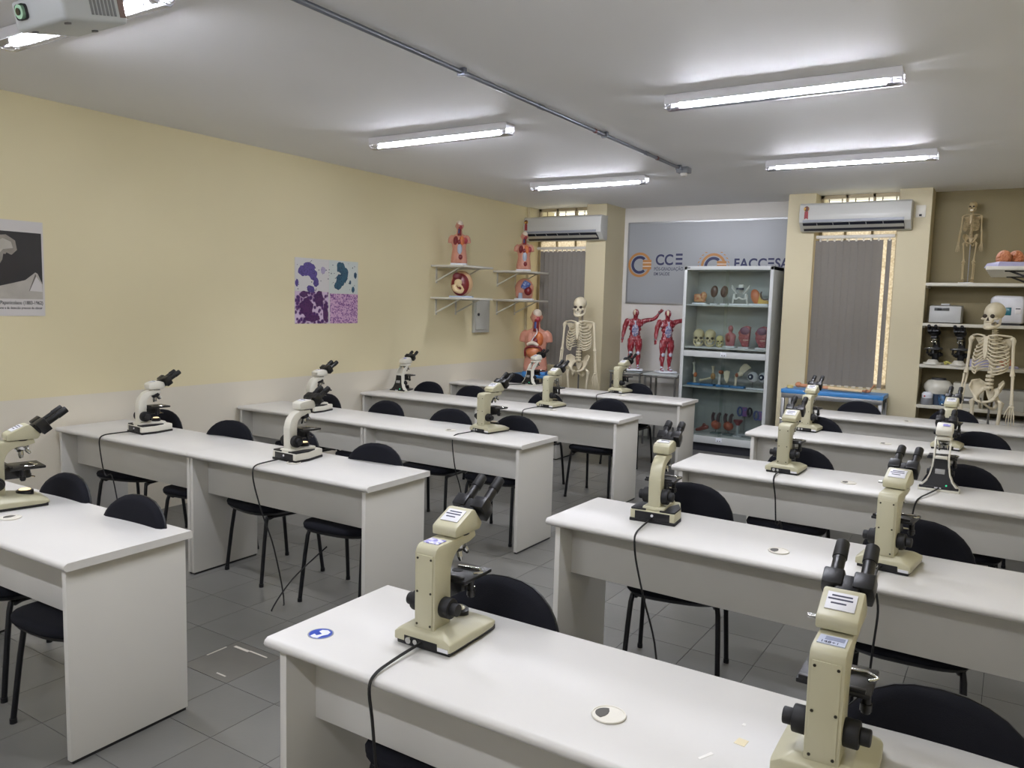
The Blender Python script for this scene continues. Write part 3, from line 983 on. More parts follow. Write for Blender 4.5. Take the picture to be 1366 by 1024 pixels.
def make_B(white=False):
    """curved swan-neck arm on a foot with black rubber rim"""
    t = thing('microscope', '', 'microscope')
    M1 = M_cream_w if white else M_cream
    foot = [(-0.10, 0.0), (0.10, 0.0), (0.10, 0.10), (0.075, 0.18), (0.06, 0.235), (-0.06, 0.235), (-0.075, 0.18), (-0.10, 0.10)]
    b = MB().prism(foot, 'z', 0.012, 0.052, 0.006).build('base', M1, t, angle=30)
    MB().prism([(x * 1.02, y * 1.01 - 0.001) for x, y in foot], 'z', 0.0, 0.014, 0.003).build('rubber_rim', M_rubber, b)
    MB().bx(-0.078, 0.078, -0.002, 0.008, 0.014, 0.048, 0.002).build('rear_panel', M_mblack, b)
    MB().cyl((0.0, 0.0, 0.034), (0.0, -0.005, 0.034), 0.006, n=12).build('rear_button', M_label, b)
    MB().prism([(-0.098, 0.004), (-0.03, 0.004), (-0.042, 0.09), (-0.07, 0.17), (-0.098, 0.10)], 'z', 0.051, 0.06, 0.003).build('foot_pad', M_rubber, b)
    MB().prism([(0.098, 0.004), (0.03, 0.004), (0.042, 0.09), (0.07, 0.17), (0.098, 0.10)], 'z', 0.051, 0.06, 0.003).build('foot_pad', M_rubber, b)
    MB().prism([(-0.05, 0.01), (0.05, 0.01), (0.045, 0.2), (-0.045, 0.2)], 'z', 0.05, 0.07, 0.008).build('foot_dome', M1, b)
    outer = [(0.018, 0.06), (0.020, 0.19)] + arc(0.115, 0.19, 0.095, 180, 90, 8) + [(0.175, 0.285)]
    inner = [(0.18, 0.262), (0.155, 0.255)] + arc(0.135, 0.195, 0.058, 92, 180, 6) + [(0.078, 0.06)]
    a = MB().prism(outer + inner, 'x', -0.027, 0.027, 0.007).build('arm', M1, t, angle=30)
    knobs(t, 0.112, 0.055, 0.026, 0.034, 0.05)
    nosepiece(t, 0.148, 0.258, True)
    stage(t, 0.15, 0.172, hw=0.066, hd=0.07)
    MB().lathe([(0.0, 0.066), (0.03, 0.066), (0.026, 0.09), (0.0, 0.092)], (0, 0.15, 0), 24).build('illuminator', M_mblack, t)
    MB().lathe([(0.0, 0.0), (0.02, 0.0), (0.017, 0.003), (0.0, 0.004)], (0, 0.15, 0.092), 24).build('lamp_lens', M_lamplit if white else M_lampglass, t)
    h = MB().prism([(0.09, 0.290), (0.086, 0.325), (0.10, 0.335), (0.165, 0.345), (0.195, 0.335), (0.205, 0.305), (0.19, 0.290)], 'x', -0.038, 0.038, 0.008).build('head', M1, t, angle=30)
    MB().box((0, 0.13, 0.342), (0.05, 0.035, 0.002), 0.0005, (0.15, 0, 0)).build('head_label', M_label, h)
    MB().box((0.004, 0.136, 0.3445), (0.036, 0.006, 0.001), 0, (0.15, 0, 0)).build('label_lines', M_ink, h)
    MB().cyl((0, 0.148, 0.283), (0, 0.148, 0.292), 0.032, n=24).build('dovetail', M_chrome, t)
    eyepieces(t, 0.185, 0.322, 33, L=0.085, spread=0.031, rt=0.0135, block=(0.056, 0.07, 0.056))
    return t

def make_C():
    """modern stand: two white curved side ribs over a black flared back"""
    t = thing('microscope', '', 'microscope')
    b = MB().prism([(-0.098, 0.0), (0.098, 0.0), (0.09, 0.12), (0.06, 0.22), (-0.06, 0.22), (-0.09, 0.12)], 'z', 0.0, 0.012, 0.003).build('base', M_cream_w, t)
    MB().prism([(-0.094, 0.004), (0.094, 0.004), (0.086, 0.12), (0.056, 0.214), (-0.056, 0.214), (-0.086, 0.12)], 'z', 0.012, 0.026, 0.004).build('base_cover', M_mblack, b)
    prof = [(0.096, 0.012), (0.078, 0.026), (0.058, 0.05), (0.044, 0.085), (0.036, 0.125), (0.032, 0.17), (0.032, 0.235), (0.036, 0.262)]
    def yb(z):
        return 0.004 + 0.028 * min(1, z / 0.14)
    for s in (-1, 1):
        g = []
        for (x, z) in prof:
            k = max(0.0, (z - 0.17) / 0.09)
            g.append([(s * x, yb(z) + 0.07 * k * k, z), (s * x, yb(z) + 0.045 + 0.075 * k, z + 0.012 * k)])
        MB().sheet(g, 0.007).build('side_rib', M_cream_w, t)
    pan = [(x - 0.004, z) for x, z in prof[:6]]
    v = [[(s * x, yb(z) + 0.003, z) for s in (-1, -0.5, 0, 0.5, 1)] for x, z in pan]
    bp = MB().sheet(v, 0.006).build('back_panel', M_mblack, t)
    MB().box((0.0, yb(0.105) - 0.005, 0.105), (0.046, 0.004, 0.026), 0.0005, (-0.2, 0, 0)).build('rating_label', mat('grey_rating_label', '#9a9a98', rough=0.5), bp)
    MB().cyl((0.035, yb(0.035) + 0.002, 0.035), (0.035, yb(0.035) - 0.008, 0.035), 0.0045, n=10).build('indicator', mat('green_indicator', '#3fd9a0', rough=0.3, emit=0.6), bp)
    MB().bx(-0.02, 0.012, 0.0, 0.004, 0.016, 0.022).build('foot_plate', M_label, b)
    MB().bx(-0.03, 0.03, 0.03, 0.055, 0.165, 0.185, 0.004).build('bridge', M_cream_w, t)
    MB().prism([(0.09, 0.262), (0.088, 0.275), (0.10, 0.282), (0.19, 0.285), (0.195, 0.262)], 'x', -0.036, 0.036, 0.004).build('arm', M_cream_w, t)
    knobs(t, 0.09, 0.08, 0.036, 0.026, 0.03)
    MB().bx(-0.03, 0.03, 0.05, 0.10, 0.02, 0.16, 0.006).build('focus_housing', M_mblack, t)
    nosepiece(t, 0.155, 0.258)
    stage(t, 0.16, 0.165)
    MB().lathe([(0.0, 0.026), (0.034, 0.026), (0.03, 0.06), (0.0, 0.064)], (0, 0.16, 0), 24).build('illuminator', M_mblack, t)
    h = MB().prism([(0.09, 0.287), (0.086, 0.318), (0.10, 0.33), (0.165, 0.352), (0.19, 0.346), (0.215, 0.305), (0.205, 0.287)], 'x', -0.040, 0.040, 0.008).build('head', M_cream_w, t, angle=30)
    MB().box((0.008, 0.128, 0.3425), (0.036, 0.026, 0.002), 0.0005, (0.32, 0, 0)).build('head_label', mat('violet_label', '#8f8ccb'), h)
    eyepieces(t, 0.195, 0.325, 34, L=0.075)
    return t

protoA, protoA1, protoA2, protoAL = (tree_of(make_A()), tree_of(make_A(tape=1)), tree_of(make_A(tape=2)), tree_of(make_A(lit=True)))
protoB, protoBW, protoC = tree_of(make_B()), tree_of(make_B(True)), tree_of(make_C())
used = {id(p): [] for p in (protoA, protoA1, protoA2, protoAL, protoB, protoBW, protoC)}
FL = -DH + 0.006
SC = [  # proto, x, y (back of foot), turn, label, cord(edge, drop, sway, lean, coil)
 (protoA1, 4.289, 0.062, 1.5, 'cream straight-armed microscope with violet label beside the round blue sticker', (0.195, 0.45, 0.02, 0.0, None)),
 (protoA2, 5.312, 0.022, 1.0, 'largest cream microscope, cropped below, its back plate to the viewer', (0.16, 0.3, 0.0, 0.03, None)),
 (protoB, 4.300, 1.625, 5.0, 'cream curved-arm microscope with black rear panel at the second-row aisle end', (0.215, FL * -1, 0.10, 0.0, [(0.09, 0.12, FL), (0.16, 0.3, FL)])),
 (protoA, 5.224, 1.548, -6.0, 'cream straight-armed microscope in the second row with silver stage clip sticking out', (0.13, 0.70, -0.05, 0.02, None)),
 (protoA, 4.490, 3.078, -2.0, 'cream straight-armed microscope at the aisle end of the third row', (0.18, 0.40, 0.02, 0.02, None)),
 (protoC, 5.285, 3.163, 0.0, 'microscope with black flared back and white ribs, green indicator lit', (0.26, 0.35, -0.03, -0.10, None)),
 (protoA, 4.235, 4.835, -3.0, 'cream microscope of the fourth row below the blue-topped table', None),
 (protoA, 5.213, 4.668, -4.0, 'cream microscope of the fourth row just behind the black-backed one', None),
 (protoAL, 1.925, 0.025, -12.0, 'cream microscope cropped by the picture edge, its lamp glowing', None),
 (protoBW, 0.640, 1.520, -6.0, 'white curved-arm microscope nearest the wall with its lamp lit and lead hanging', (0.20, 0.42, 0.10, -0.04, None)),
 (protoBW, 2.093, 1.524, -2.0, 'white curved-arm microscope near the aisle in the second row, lead down to the floor', (0.20, FL * -1, 0.16, 0.0, [(0.02, -0.10, FL), (0.05, 0.02, FL + 0.15), (0.12, 0.2, FL + 0.30)])),
 (protoBW, 0.700, 2.985, -2.0, 'small white curved-arm microscope in the third row by the beige wall', None),
 (protoA, 2.362, 3.085, -8.0, 'cream straight-armed microscope alone at the third-row aisle end, lead over the edge', (0.22, 0.66, 0.06, -0.04, None)),
 (protoC, 0.270, 4.608, 4.0, 'small black and white microscope by the wall in the fourth row', None),
 (protoA, 2.010, 4.625, -4.0, 'cream straight-armed microscope in the middle of the fourth poster-side row', (0.27, 0.25, -0.03, -0.05, None)),
 (protoC, 0.855, 6.20, -14.0, 'black and white microscope in front of the pink torso model', (0.34, 0.3, -0.05, -0.22, None)),
 (protoA, 1.965, 6.215, -10.0, 'cream microscope in the last row in front of the muscle figures', (0.34, 0.2, 0.0, 0.02, None)),
]
for pr, x, y, a, lb, cd in SC:
    o = place(pr, used[id(pr)], (x, y, DH), math.radians(a), lb, 'microscopes on the desks')
    if cd:
        cord(o, cd[0], cd[1], cd[2], lean=cd[3] + 0.045, coil=cd[4])
# ================================================================== whiteboard with the two logos
M_board = mat('glossy_grey_board', '#94979a', rough=0.35, var=0.03, scale=2)
M_alu = mat('brushed_aluminium', '#9a9b9c', rough=0.35, metal=0.8)
M_navy = mat('navy_logo_print', '#20254f', rough=0.5)
M_orange = mat('ochre_logo_print', '#ab7740', rough=0.5)
M_pale = mat('pale_logo_print', '#ded0bb', rough=0.5)
M_greytx = mat('grey_logo_print', '#3f4257', rough=0.5)
bx0, bx1, bz0, bz1 = 1.235, 3.34, 1.74, 2.755
yb_ = YREC - 0.025
wbd = thing('whiteboard', 'wide grey whiteboard with two round ochre and navy logos in the recess', 'whiteboard', ((bx0 + bx1) / 2, YREC, bz0))
ox = (bx0 + bx1) / 2
MB().bx(bx0 - ox, bx1 - ox, -0.022, 0.0, 0, bz1 - bz0).build('board_panel', M_board, wbd, smooth=False)
fr = MB()
w_, h_ = bx1 - bx0, bz1 - bz0
fr.bx(-w_ / 2, w_ / 2, -0.028, 0, -0.012, 0.008).bx(-w_ / 2, w_ / 2, -0.028, 0, h_ - 0.008, h_ + 0.012).bx(-w_ / 2 - 0.012, -w_ / 2 + 0.008, -0.028, 0, -0.012, h_ + 0.012).bx(w_ / 2 - 0.008, w_ / 2, -0.028, 0, -0.012, h_ + 0.012)
fr.build('board_frame', M_alu, wbd)
def ring(mb, cx, cz, r0, r1, a0, a1, y0, y1, n=40):
    P = arc(cx, cz, r1, a0, a1, n) + arc(cx, cz, r0, a1, a0, n)
    # split in short pieces so that the outline stays convex per face
    k = n
    for i in range(k):
        q = [P[i], P[i + 1], P[2 * k + 1 - i - 1], P[2 * k + 1 - i]]
        mb.prism(q, 'y', y0, y1)
    return mb
def emblem(cx, cz, s, laurel):
    y0, y1 = -0.0236, -0.022
    e = MB()
    ring(e, cx, cz, 0.80 * s, 1.0 * s, 0, 360, y0, y1)
    eo = e.build('logo_ring', M_orange, wbd, smooth=False)
    n = MB()
    ring(n, cx, cz, 0.50 * s, 0.72 * s, 48, 312, y0, y1)
    n.build('logo_letter', M_navy, wbd, smooth=False)
    b = MB()
    for k, zz in enumerate((0.30, 0.02, -0.26)):
        b.bx(cx + (0.28 + 0.0 * k) * s, cx + 1.02 * s, y0 - 0.0006, y1, cz + zz * s - 0.1 * s, cz + zz * s + 0.1 * s)
    b.build('logo_bars', M_orange, wbd, smooth=False)
    g = MB()
    for zz in (0.16, -0.12):
        g.bx(cx + 0.28 * s, cx + 1.02 * s, y0 - 0.0009, y1, cz + zz * s - 0.025 * s, cz + zz * s + 0.025 * s)
    g.build('logo_gaps', M_pale, wbd, smooth=False)
    if laurel:
        for sd in (-1, 1):
            for k in range(9):
                a = math.radians(-60 + 120 * k / 8)
                px, pz = cx + sd * 1.22 * s * math.cos(a), cz + 1.22 * s * math.sin(a)
                l = MB().prism([(-0.13 * s, 0), (0, 0.045 * s), (0.13 * s, 0), (0, -0.045 * s)], 'y', y0, y1)
                l.bm.transform(Matrix.Translation((px, 0, pz)) @ Matrix.Rotation(-(PI / 2 + 0.5 + a) * sd if sd > 0 else (PI / 2 + 0.5 + a), 4, 'Y'))
                l.build('laurel_leaf', M_orange, wbd, smooth=False)
def board_text(body, size, m, x, z, bold=0.0, sx=1.0, space=1.0):
    return text('logo_lettering', body, size, m, wbd, frame((1, 0, 0), (0, 0, 1), (x, -0.0225, z)), 0.0006, bold=bold, sx=sx, space=space)
# positions measured on the board plane, relative to the thing's origin
LZ = 0.485
emblem(1.40 - ox, 0.0 + LZ, 0.158, False)
board_text('CC', 0.185, M_navy, 1.615 - ox, LZ + 0.0, bold=0.004, sx=0.92)
be = MB()
for zz in (0.0, 0.058, 0.112):
    be.bx(1.888 - ox, 1.975 - ox, -0.0236, -0.022, LZ + zz, LZ + zz + 0.026)
be.build('logo_lettering', M_navy, wbd, smooth=False)
board_text('PÓS-GRADUAÇÃO', 0.058, M_greytx, 1.60 - ox, LZ - 0.072, bold=0.0006, sx=0.80)
board_text('EM SAÚDE', 0.058, M_greytx, 1.60 - ox, LZ - 0.135, bold=0.0006, sx=0.80)
emblem(2.375 - ox, LZ - 0.02, 0.158, True)
board_text('FACC', 0.165, M_navy, 2.625 - ox, LZ - 0.045, bold=0.004, sx=0.92, space=1.04)
be = MB()
for zz in (0.0, 0.048, 0.096):
    be.bx(3.035 - ox, 3.105 - ox, -0.0236, -0.022, LZ - 0.045 + zz, LZ - 0.045 + zz + 0.022)
be.build('logo_lettering', M_navy, wbd, smooth=False)
board_text('SA', 0.165, M_navy, 3.115 - ox, LZ - 0.045, bold=0.004, sx=0.86)

# ================================================================== air conditioners
M_ac = mat('white_ac_plastic', '#bbbbb6', rough=0.35)
M_acgrey = mat('grey_ac_flap', '#8c8f96', rough=0.4)
M_acdark = mat('dark_ac_outlet', '#22242e', rough=0.5)
def air_con(label, x0, x1, z0, z1, ribbon_x):
    t = thing('air_conditioner', label, 'air conditioner', ((x0 + x1) / 2, YF, z0), group='split air conditioners on the far wall')
    w, h = (x1 - x0) / 2, z1 - z0
    prof = [(0, 0.01), (0, h), (-0.16, h), (-0.19, h - 0.02), (-0.20, h * 0.55), (-0.195, h * 0.30), (-0.165, 0.075), (-0.10, 0.012), (-0.03, 0.0)]
    b = MB().prism(prof, 'x', -w, w, 0.006).build('body', M_ac, t, angle=35)
    MB().prism([(-0.199, h * 0.31), (-0.197, h * 0.40), (-0.203, h * 0.40), (-0.203, h * 0.31)], 'x', -w + 0.04, w - 0.06, 0).build('upper_flap', M_acgrey, t)
    MB().prism([(-0.194, h * 0.29), (-0.1, 0.018), (-0.104, 0.01), (-0.202, h * 0.285)], 'x', -w + 0.04, w - 0.06, 0).build('outlet', M_acdark, t)
    lv = MB()
    for k in range(5):
        x = -w + 0.18 + k * 0.16
        lv.prism([(-0.198, h * 0.28), (-0.13, 0.04), (-0.136, 0.034), (-0.204, h * 0.275)], 'x', x, x + 0.006)
    lv.build('louvres', M_ac, t)
    MB().prism([(-0.203, h * 0.19), (-0.15, 0.034), (-0.147, 0.03), (-0.206, h * 0.185)], 'x', -w + 0.04, w - 0.06, 0).build('lower_flap', M_ac, t)
    r = MB().cyl((ribbon_x, -0.2, h * 0.79), (ribbon_x, -0.203, h * 0.79), 0.028, n=20).build('rosette', mat('dark_red_rosette', '#5b2c22', rough=0.5, color2='#c99b3e', scale=40, thr=(0.5, 0.6)), t)
    MB().prism([(ribbon_x - 0.018, h * 0.70), (ribbon_x + 0.018, h * 0.70), (ribbon_x + 0.02, h * 0.42), (ribbon_x, h * 0.46), (ribbon_x - 0.02, h * 0.42)], 'y', -0.2035, -0.2, 0).build('ribbon', mat('red_ribbon', '#93353a', rough=0.5), t)
    return t
air_con('white air conditioner beside the pink torsos, close to the beige side wall', 0.065, 1.18, 2.495, 2.80, -0.515)
air_con('white air conditioner above the grey blind at the blue-topped table', 3.525, 4.60, 2.53, 2.825, -0.465)
t = thing('wall_outlet', 'small pale socket plate on the pier beside the second air conditioner', 'socket', (4.665, YF, 2.72))
MB().bx(-0.045, 0.045, -0.012, 0, -0.06, 0.06, 0.004).build('plate', M_ivory, t)
MB().bx(-0.012, 0.012, -0.02, -0.012, -0.05, -0.03, 0.002).build('plug', M_black, t)

# ================================================================== bracket shelves on the side walls
M_shelf = mat('white_melamine_shelf', '#d2cfc4', rough=0.45)
M_brkt = mat('white_steel_bracket', '#cfccc0', rough=0.45)
def wall_shelf(label, y0, y1, z, depth, side=1, m=M_brkt, group='bracket shelves'):
    wx = 0.0 if side > 0 else XR
    t = thing('wall_shelf', label, 'shelf', (wx, (y0 + y1) / 2, z), 0, group)
    hl = (y1 - y0) / 2
    s = side
    MB().bx(min(0, s * depth), max(0, s * depth), -hl, hl, -0.022, 0.0, 0.002).build('board', M_shelf, t)
    for yy in (-hl + 0.10, hl - 0.12):
        b = MB()
        b.bx(min(0, s * 0.006), max(0, s * 0.006), yy - 0.014, yy + 0.014, -0.20, -0.022)
        b.bx(min(0, s * depth * 0.8), max(0, s * depth * 0.8), yy - 0.014, yy + 0.014, -0.03, -0.022)
        b.prism([(s * 0.004, -0.185), (s * 0.004, -0.165), (s * depth * 0.72, -0.024), (s * depth * 0.78, -0.024)], 'y', yy - 0.006, yy + 0.006)
        b.build('bracket', m, t)
    return t
wall_shelf('upper white shelf carrying the first small pink torso', 5.475, 6.07, 2.09, 0.44, group='bracket shelves on the beige wall')
wall_shelf('lower white shelf carrying the rounded pregnancy model', 5.475, 6.07, 1.735, 0.44, group='bracket shelves on the beige wall')
wall_shelf('upper white shelf nearest the air conditioner with the second small torso', 6.72, 7.36, 2.09, 0.44, group='bracket shelves on the beige wall')
wall_shelf('lower white shelf nearest the blind with the opened pelvis model', 6.72, 7.36, 1.735, 0.44, group='bracket shelves on the beige wall')
wall_shelf('white shelf on black brackets holding the brain at the right edge', 4.2, 5.3, 1.992, 0.50, -1, M_black, group='bracket shelf at the picture edge')

# electric panel
t = thing('electric_panel', 'pale grey electric box with a small lock on the beige wall', 'electric box', (0.0, 6.45, 1.53))
MB().bx(0, 0.035, -0.165, 0.165, -0.21, 0.21, 0.004).build('box', mat('pale_grey_steel', '#bfc0b8', rough=0.5), t)
MB().bx(0.035, 0.043, -0.13, 0.13, -0.175, 0.175, 0.003).build('door', mat('pale_grey_door', '#c6c7c0', rough=0.45), t)
MB().cyl((0.042, -0.09, 0.01), (0.052, -0.09, 0.01), 0.018, n=16).build('lock', M_dark, t)

# ================================================================== posters on the beige wall
M_paper = mat('white_poster_paper', '#d9d5d3', rough=0.6)
M_pdark = mat('dark_photo_print', '#26262a', rough=0.5, color2='#33302e', scale=5)
M_pgrey = mat('grey_photo_print', '#77716a', rough=0.5, color2='#b3aca0', scale=12)
M_plight = mat('light_photo_print', '#c9c4bb', rough=0.5, color2='#aaa59c', scale=14)
po = thing('portrait_poster', 'black and white portrait poster with a caption, cropped by the picture edge', 'poster', (0.0, 1.04, 1.826))
def flat(poly, x0, x1, m, name, parent=po):
    return MB().prism(poly, 'x', x0, x1).build(name, m, parent, smooth=False)
yl, yr = -0.235, 0.252     # poster edges (local y), 0.62 m tall
flat([(yl, -0.312), (yr, -0.312), (yr, 0.312), (yl, 0.312)], 0.0, 0.003, M_paper, 'sheet')
flat([(yl, -0.20), (yr - 0.012, -0.20), (yr - 0.012, 0.238), (yl, 0.238)], 0.003, 0.0034, M_pdark, 'photo_print')
flat([(-0.10, 0.20), (0.02, 0.215), (0.075, 0.18), (0.085, 0.12), (0.05, 0.085), (0.02, 0.10), (-0.02, 0.03), (-0.06, -0.02), (-0.12, -0.04), (-0.16, 0.06), (-0.15, 0.16)], 0.0034, 0.0037, M_pgrey, 'forehead_print')
flat([(-0.08, 0.14), (0.0, 0.19), (0.05, 0.17), (0.06, 0.13), (0.0, 0.12), (-0.05, 0.06)], 0.0037, 0.0039, M_plight, 'highlight_print')
flat([(0.0, 0.09), (0.08, 0.085), (0.10, 0.0), (0.06, -0.08), (0.0, -0.10), (-0.02, -0.02)], 0.0037, 0.0039, mat('shadow_photo_print', '#2e2a2b', rough=0.5), 'cheek_print')
flat([(yl, -0.20), (yl, -0.17), (0.02, -0.105), (0.13, -0.075), (0.195, -0.022), (0.21, -0.03), (0.24, -0.10), (0.24, -0.20)], 0.0034, 0.0037, M_plight, 'collar_print')
flat([(0.20, -0.05), (0.235, -0.10), (0.238, -0.15), (0.155, -0.145)], 0.0037, 0.0039, M_paper, 'collar_fold')
flat([(0.195, -0.03), (0.2, -0.045), (0.157, -0.143), (0.15, -0.15)], 0.0039, 0.004, mat('grey_fold_line', '#6f6a64', rough=0.6), 'fold_line')
M_capt = mat('black_caption_ink', '#1c1a1c', rough=0.6)
text('caption', 'Nicholas Papanicolaou (1883-1962)', 0.032, M_capt, po, frame((0, 1, 0), (0, 0, 1), (0.0031, yr - 0.012, -0.235)), 0.0002, align='RIGHT', bold=0.0006, sx=0.80)
text('caption', 'Criador do Exame e da detecção precoce do câncer', 0.022, M_capt, po, frame((0, 1, 0), (0, 0, 1), (0.0031, yr - 0.018, -0.266)), 0.0002, align='RIGHT', bold=0.0004, sx=0.80)

# four-part cell poster
cp = thing('cell_poster', 'square poster of purple and blue stained cells in four fields', 'poster', (0.0, 3.903, 1.748))
def cellmat(name, bg, c1, sc, lo, hi, c2=None):
    if name in MATS: return MATS[name]
    m = mat(name, bg, rough=0.4)
    nt = m.node_tree
    b = nt.nodes['Principled BSDF']
    tc = [n for n in nt.nodes if n.type == 'TEX_COORD'][0]
    v = nt.nodes.new('ShaderNodeTexVoronoi')
    v.inputs['Scale'].default_value = sc
    nt.links.new(tc.outputs['Object'], v.inputs['Vector'])
    n = nt.nodes.new('ShaderNodeTexNoise')
    n.inputs['Scale'].default_value = sc * 0.35
    n.inputs['Detail'].default_value = 5
    nt.links.new(tc.outputs['Object'], n.inputs['Vector'])
    ad = nt.nodes.new('ShaderNodeMath')
    ad.operation = 'MULTIPLY'
    nt.links.new(v.outputs['Distance'], ad.inputs[0])
    nt.links.new(n.outputs['Fac'], ad.inputs[1])
    r = nt.nodes.new('ShaderNodeValToRGB')
    e = r.color_ramp.elements
    e[0].position, e[0].color = lo, lin(c1)
    e[1].position, e[1].color = hi, lin(bg)
    if c2:
        k = e.new((lo + hi) / 2)
        k.color = lin(c2)
    nt.links.new(ad.outputs[0], r.inputs[0])
    nt.links.new(r.outputs[0], b.inputs['Base Color'])
    return m
hw, hh = 0.408, 0.302
flat([(-hw, -hh), (hw, -hh), (hw, hh), (-hw, hh)], 0.0, 0.003, M_paper, 'sheet', cp)
qd = ((-hw, 0.01, 0.0, hh, cellmat('pale_smear_print', '#dcdad9', '#8d84b5', 60, 0.0, 0.045), 'smear_field'),
      (0.015, hw, -0.012, hh, cellmat('pale_teal_smear_print', '#d5dcd8', '#5b8a90', 55, 0.0, 0.05), 'teal_field'),
      (-hw, 0.01, -hh, -0.004, cellmat('violet_tissue_print', '#d9c4dc', '#3a1f63', 26, 0.06, 0.30, '#62306f'), 'violet_field'),
      (0.03, hw, -hh, -0.016, cellmat('pink_tissue_print', '#d6b0cf', '#5b2a6b', 60, 0.05, 0.30, '#9a6aa8'), 'pink_field'))
for a, b_, c, d, m, nm in qd:
    flat([(a, c), (b_, c), (b_, d), (a, d)], 0.003, 0.0034, m, nm, cp)
M_cellv = cellmat('violet_cell_print', '#5a4a92', '#2a2358', 70, 0.02, 0.25)
M_cellt = cellmat('teal_cell_print', '#2f5d74', '#16264a', 60, 0.02, 0.25)
def blob(cy, cz, ry, rz, m, seed, x1=0.0038, name='cell_print'):
    rr = random.Random(seed)
    P = []
    for k in range(18):
        a = 2 * PI * k / 18
        q = 0.82 + 0.3 * rr.random()
        P.append((cy + ry * q * math.cos(a), cz + rz * q * math.sin(a)))
    mb = MB()
    for k in range(18):
        mb.prism([(cy, cz), P[k], P[(k + 1) % 18]], 'x', 0.0034, 0.0037 + 0.00006 * seed)
    mb.build(name, m, cp, smooth=False)
for i, (cy, cz, ry, rz) in enumerate(((-0.31, 0.185, 0.06, 0.05), (-0.24, 0.20, 0.08, 0.07), (-0.19, 0.16, 0.05, 0.06), (-0.15, 0.085, 0.035, 0.045), (-0.215, 0.02, 0.05, 0.035), (-0.385, 0.07, 0.02, 0.035), (-0.06, 0.20, 0.03, 0.035))):
    blob(cy, cz, ry, rz, M_cellv if i < 6 else cellmat('lilac_cell_print', '#b5abc9', '#6a5f9a', 70, 0.02, 0.2), i)
for i, (cy, cz, ry, rz) in enumerate(((0.17, 0.235, 0.055, 0.055), (0.22, 0.17, 0.055, 0.08), (0.17, 0.12, 0.06, 0.06), (0.13, 0.06, 0.05, 0.04), (0.34, 0.03, 0.02, 0.03), (0.37, 0.17, 0.02, 0.03), (0.30, 0.10, 0.012, 0.02))):
    blob(cy, cz, ry, rz, M_cellt, 20 + i)
for i, (cy, cz, ry, rz) in enumerate(((-0.27, -0.15, 0.085, 0.085), (-0.11, -0.07, 0.055, 0.075), (-0.03, -0.2, 0.035, 0.09), (-0.30, -0.03, 0.05, 0.03), (-0.2, -0.25, 0.1, 0.035))):
    blob(cy, cz, ry, rz, cellmat('deep_violet_print', '#56285f', '#2c1650', 60, 0.02, 0.3), 40 + i)
rr = random.Random(3)
sp = MB()
for k in range(46):
    cy, cz = rr.uniform(-hw + 0.02, hw - 0.02), rr.uniform(0.0, hh - 0.02)
    q = rr.uniform(0.003, 0.007)
    sp.prism([(cy + q * math.cos(a), cz + q * math.sin(a)) for a in [2 * PI * j / 6 for j in range(6)]], 'x', 0.0034, 0.0036)
so = sp.build('cell_specks', mat('dark_speck_print', '#2f3350', rough=0.5), cp, smooth=False)
so['kind'] = 'stuff'
# ================================================================== anatomical models
M_bone = mat('ivory_bone_plastic', '#d9cfb4', rough=0.45, var=0.12, scale=25)
M_bone_d = mat('tan_bone_plastic', '#bda97f', rough=0.5, var=0.2, scale=25)
M_socket = mat('dark_bone_hollow', '#3a3128', rough=0.8)
M_skin = mat('pink_skin_plastic', '#c98d78', rough=0.35, var=0.08, scale=8)
M_muscle = mat('red_muscle_plastic', '#8e2630', rough=0.35, color2='#a8424a', scale=30)
M_organ_r = mat('dark_red_organ', '#7c1f24', rough=0.3, var=0.2, scale=30)
M_organ_o = mat('orange_organ', '#c98a55', rough=0.35, color2='#b5563c', scale=30)
M_organ_b = mat('blue_vessel', '#3f4f86', rough=0.35)
M_organ_w = mat('pale_organ', '#d9cbb9', rough=0.4)
M_tend = mat('pale_blue_tendon', '#a9b2c6', rough=0.4, color2='#c9ccd6', scale=40)
M_base_w = mat('white_model_base', '#dfe3ea', rough=0.35)
M_base_b = mat('blue_model_base', '#3f7fb8', rough=0.4)
M_base_l = mat('lilac_model_base', '#a8a6c6', rough=0.45)
M_steel = mat('steel_rod', '#8d8d8d', rough=0.3, metal=0.9)

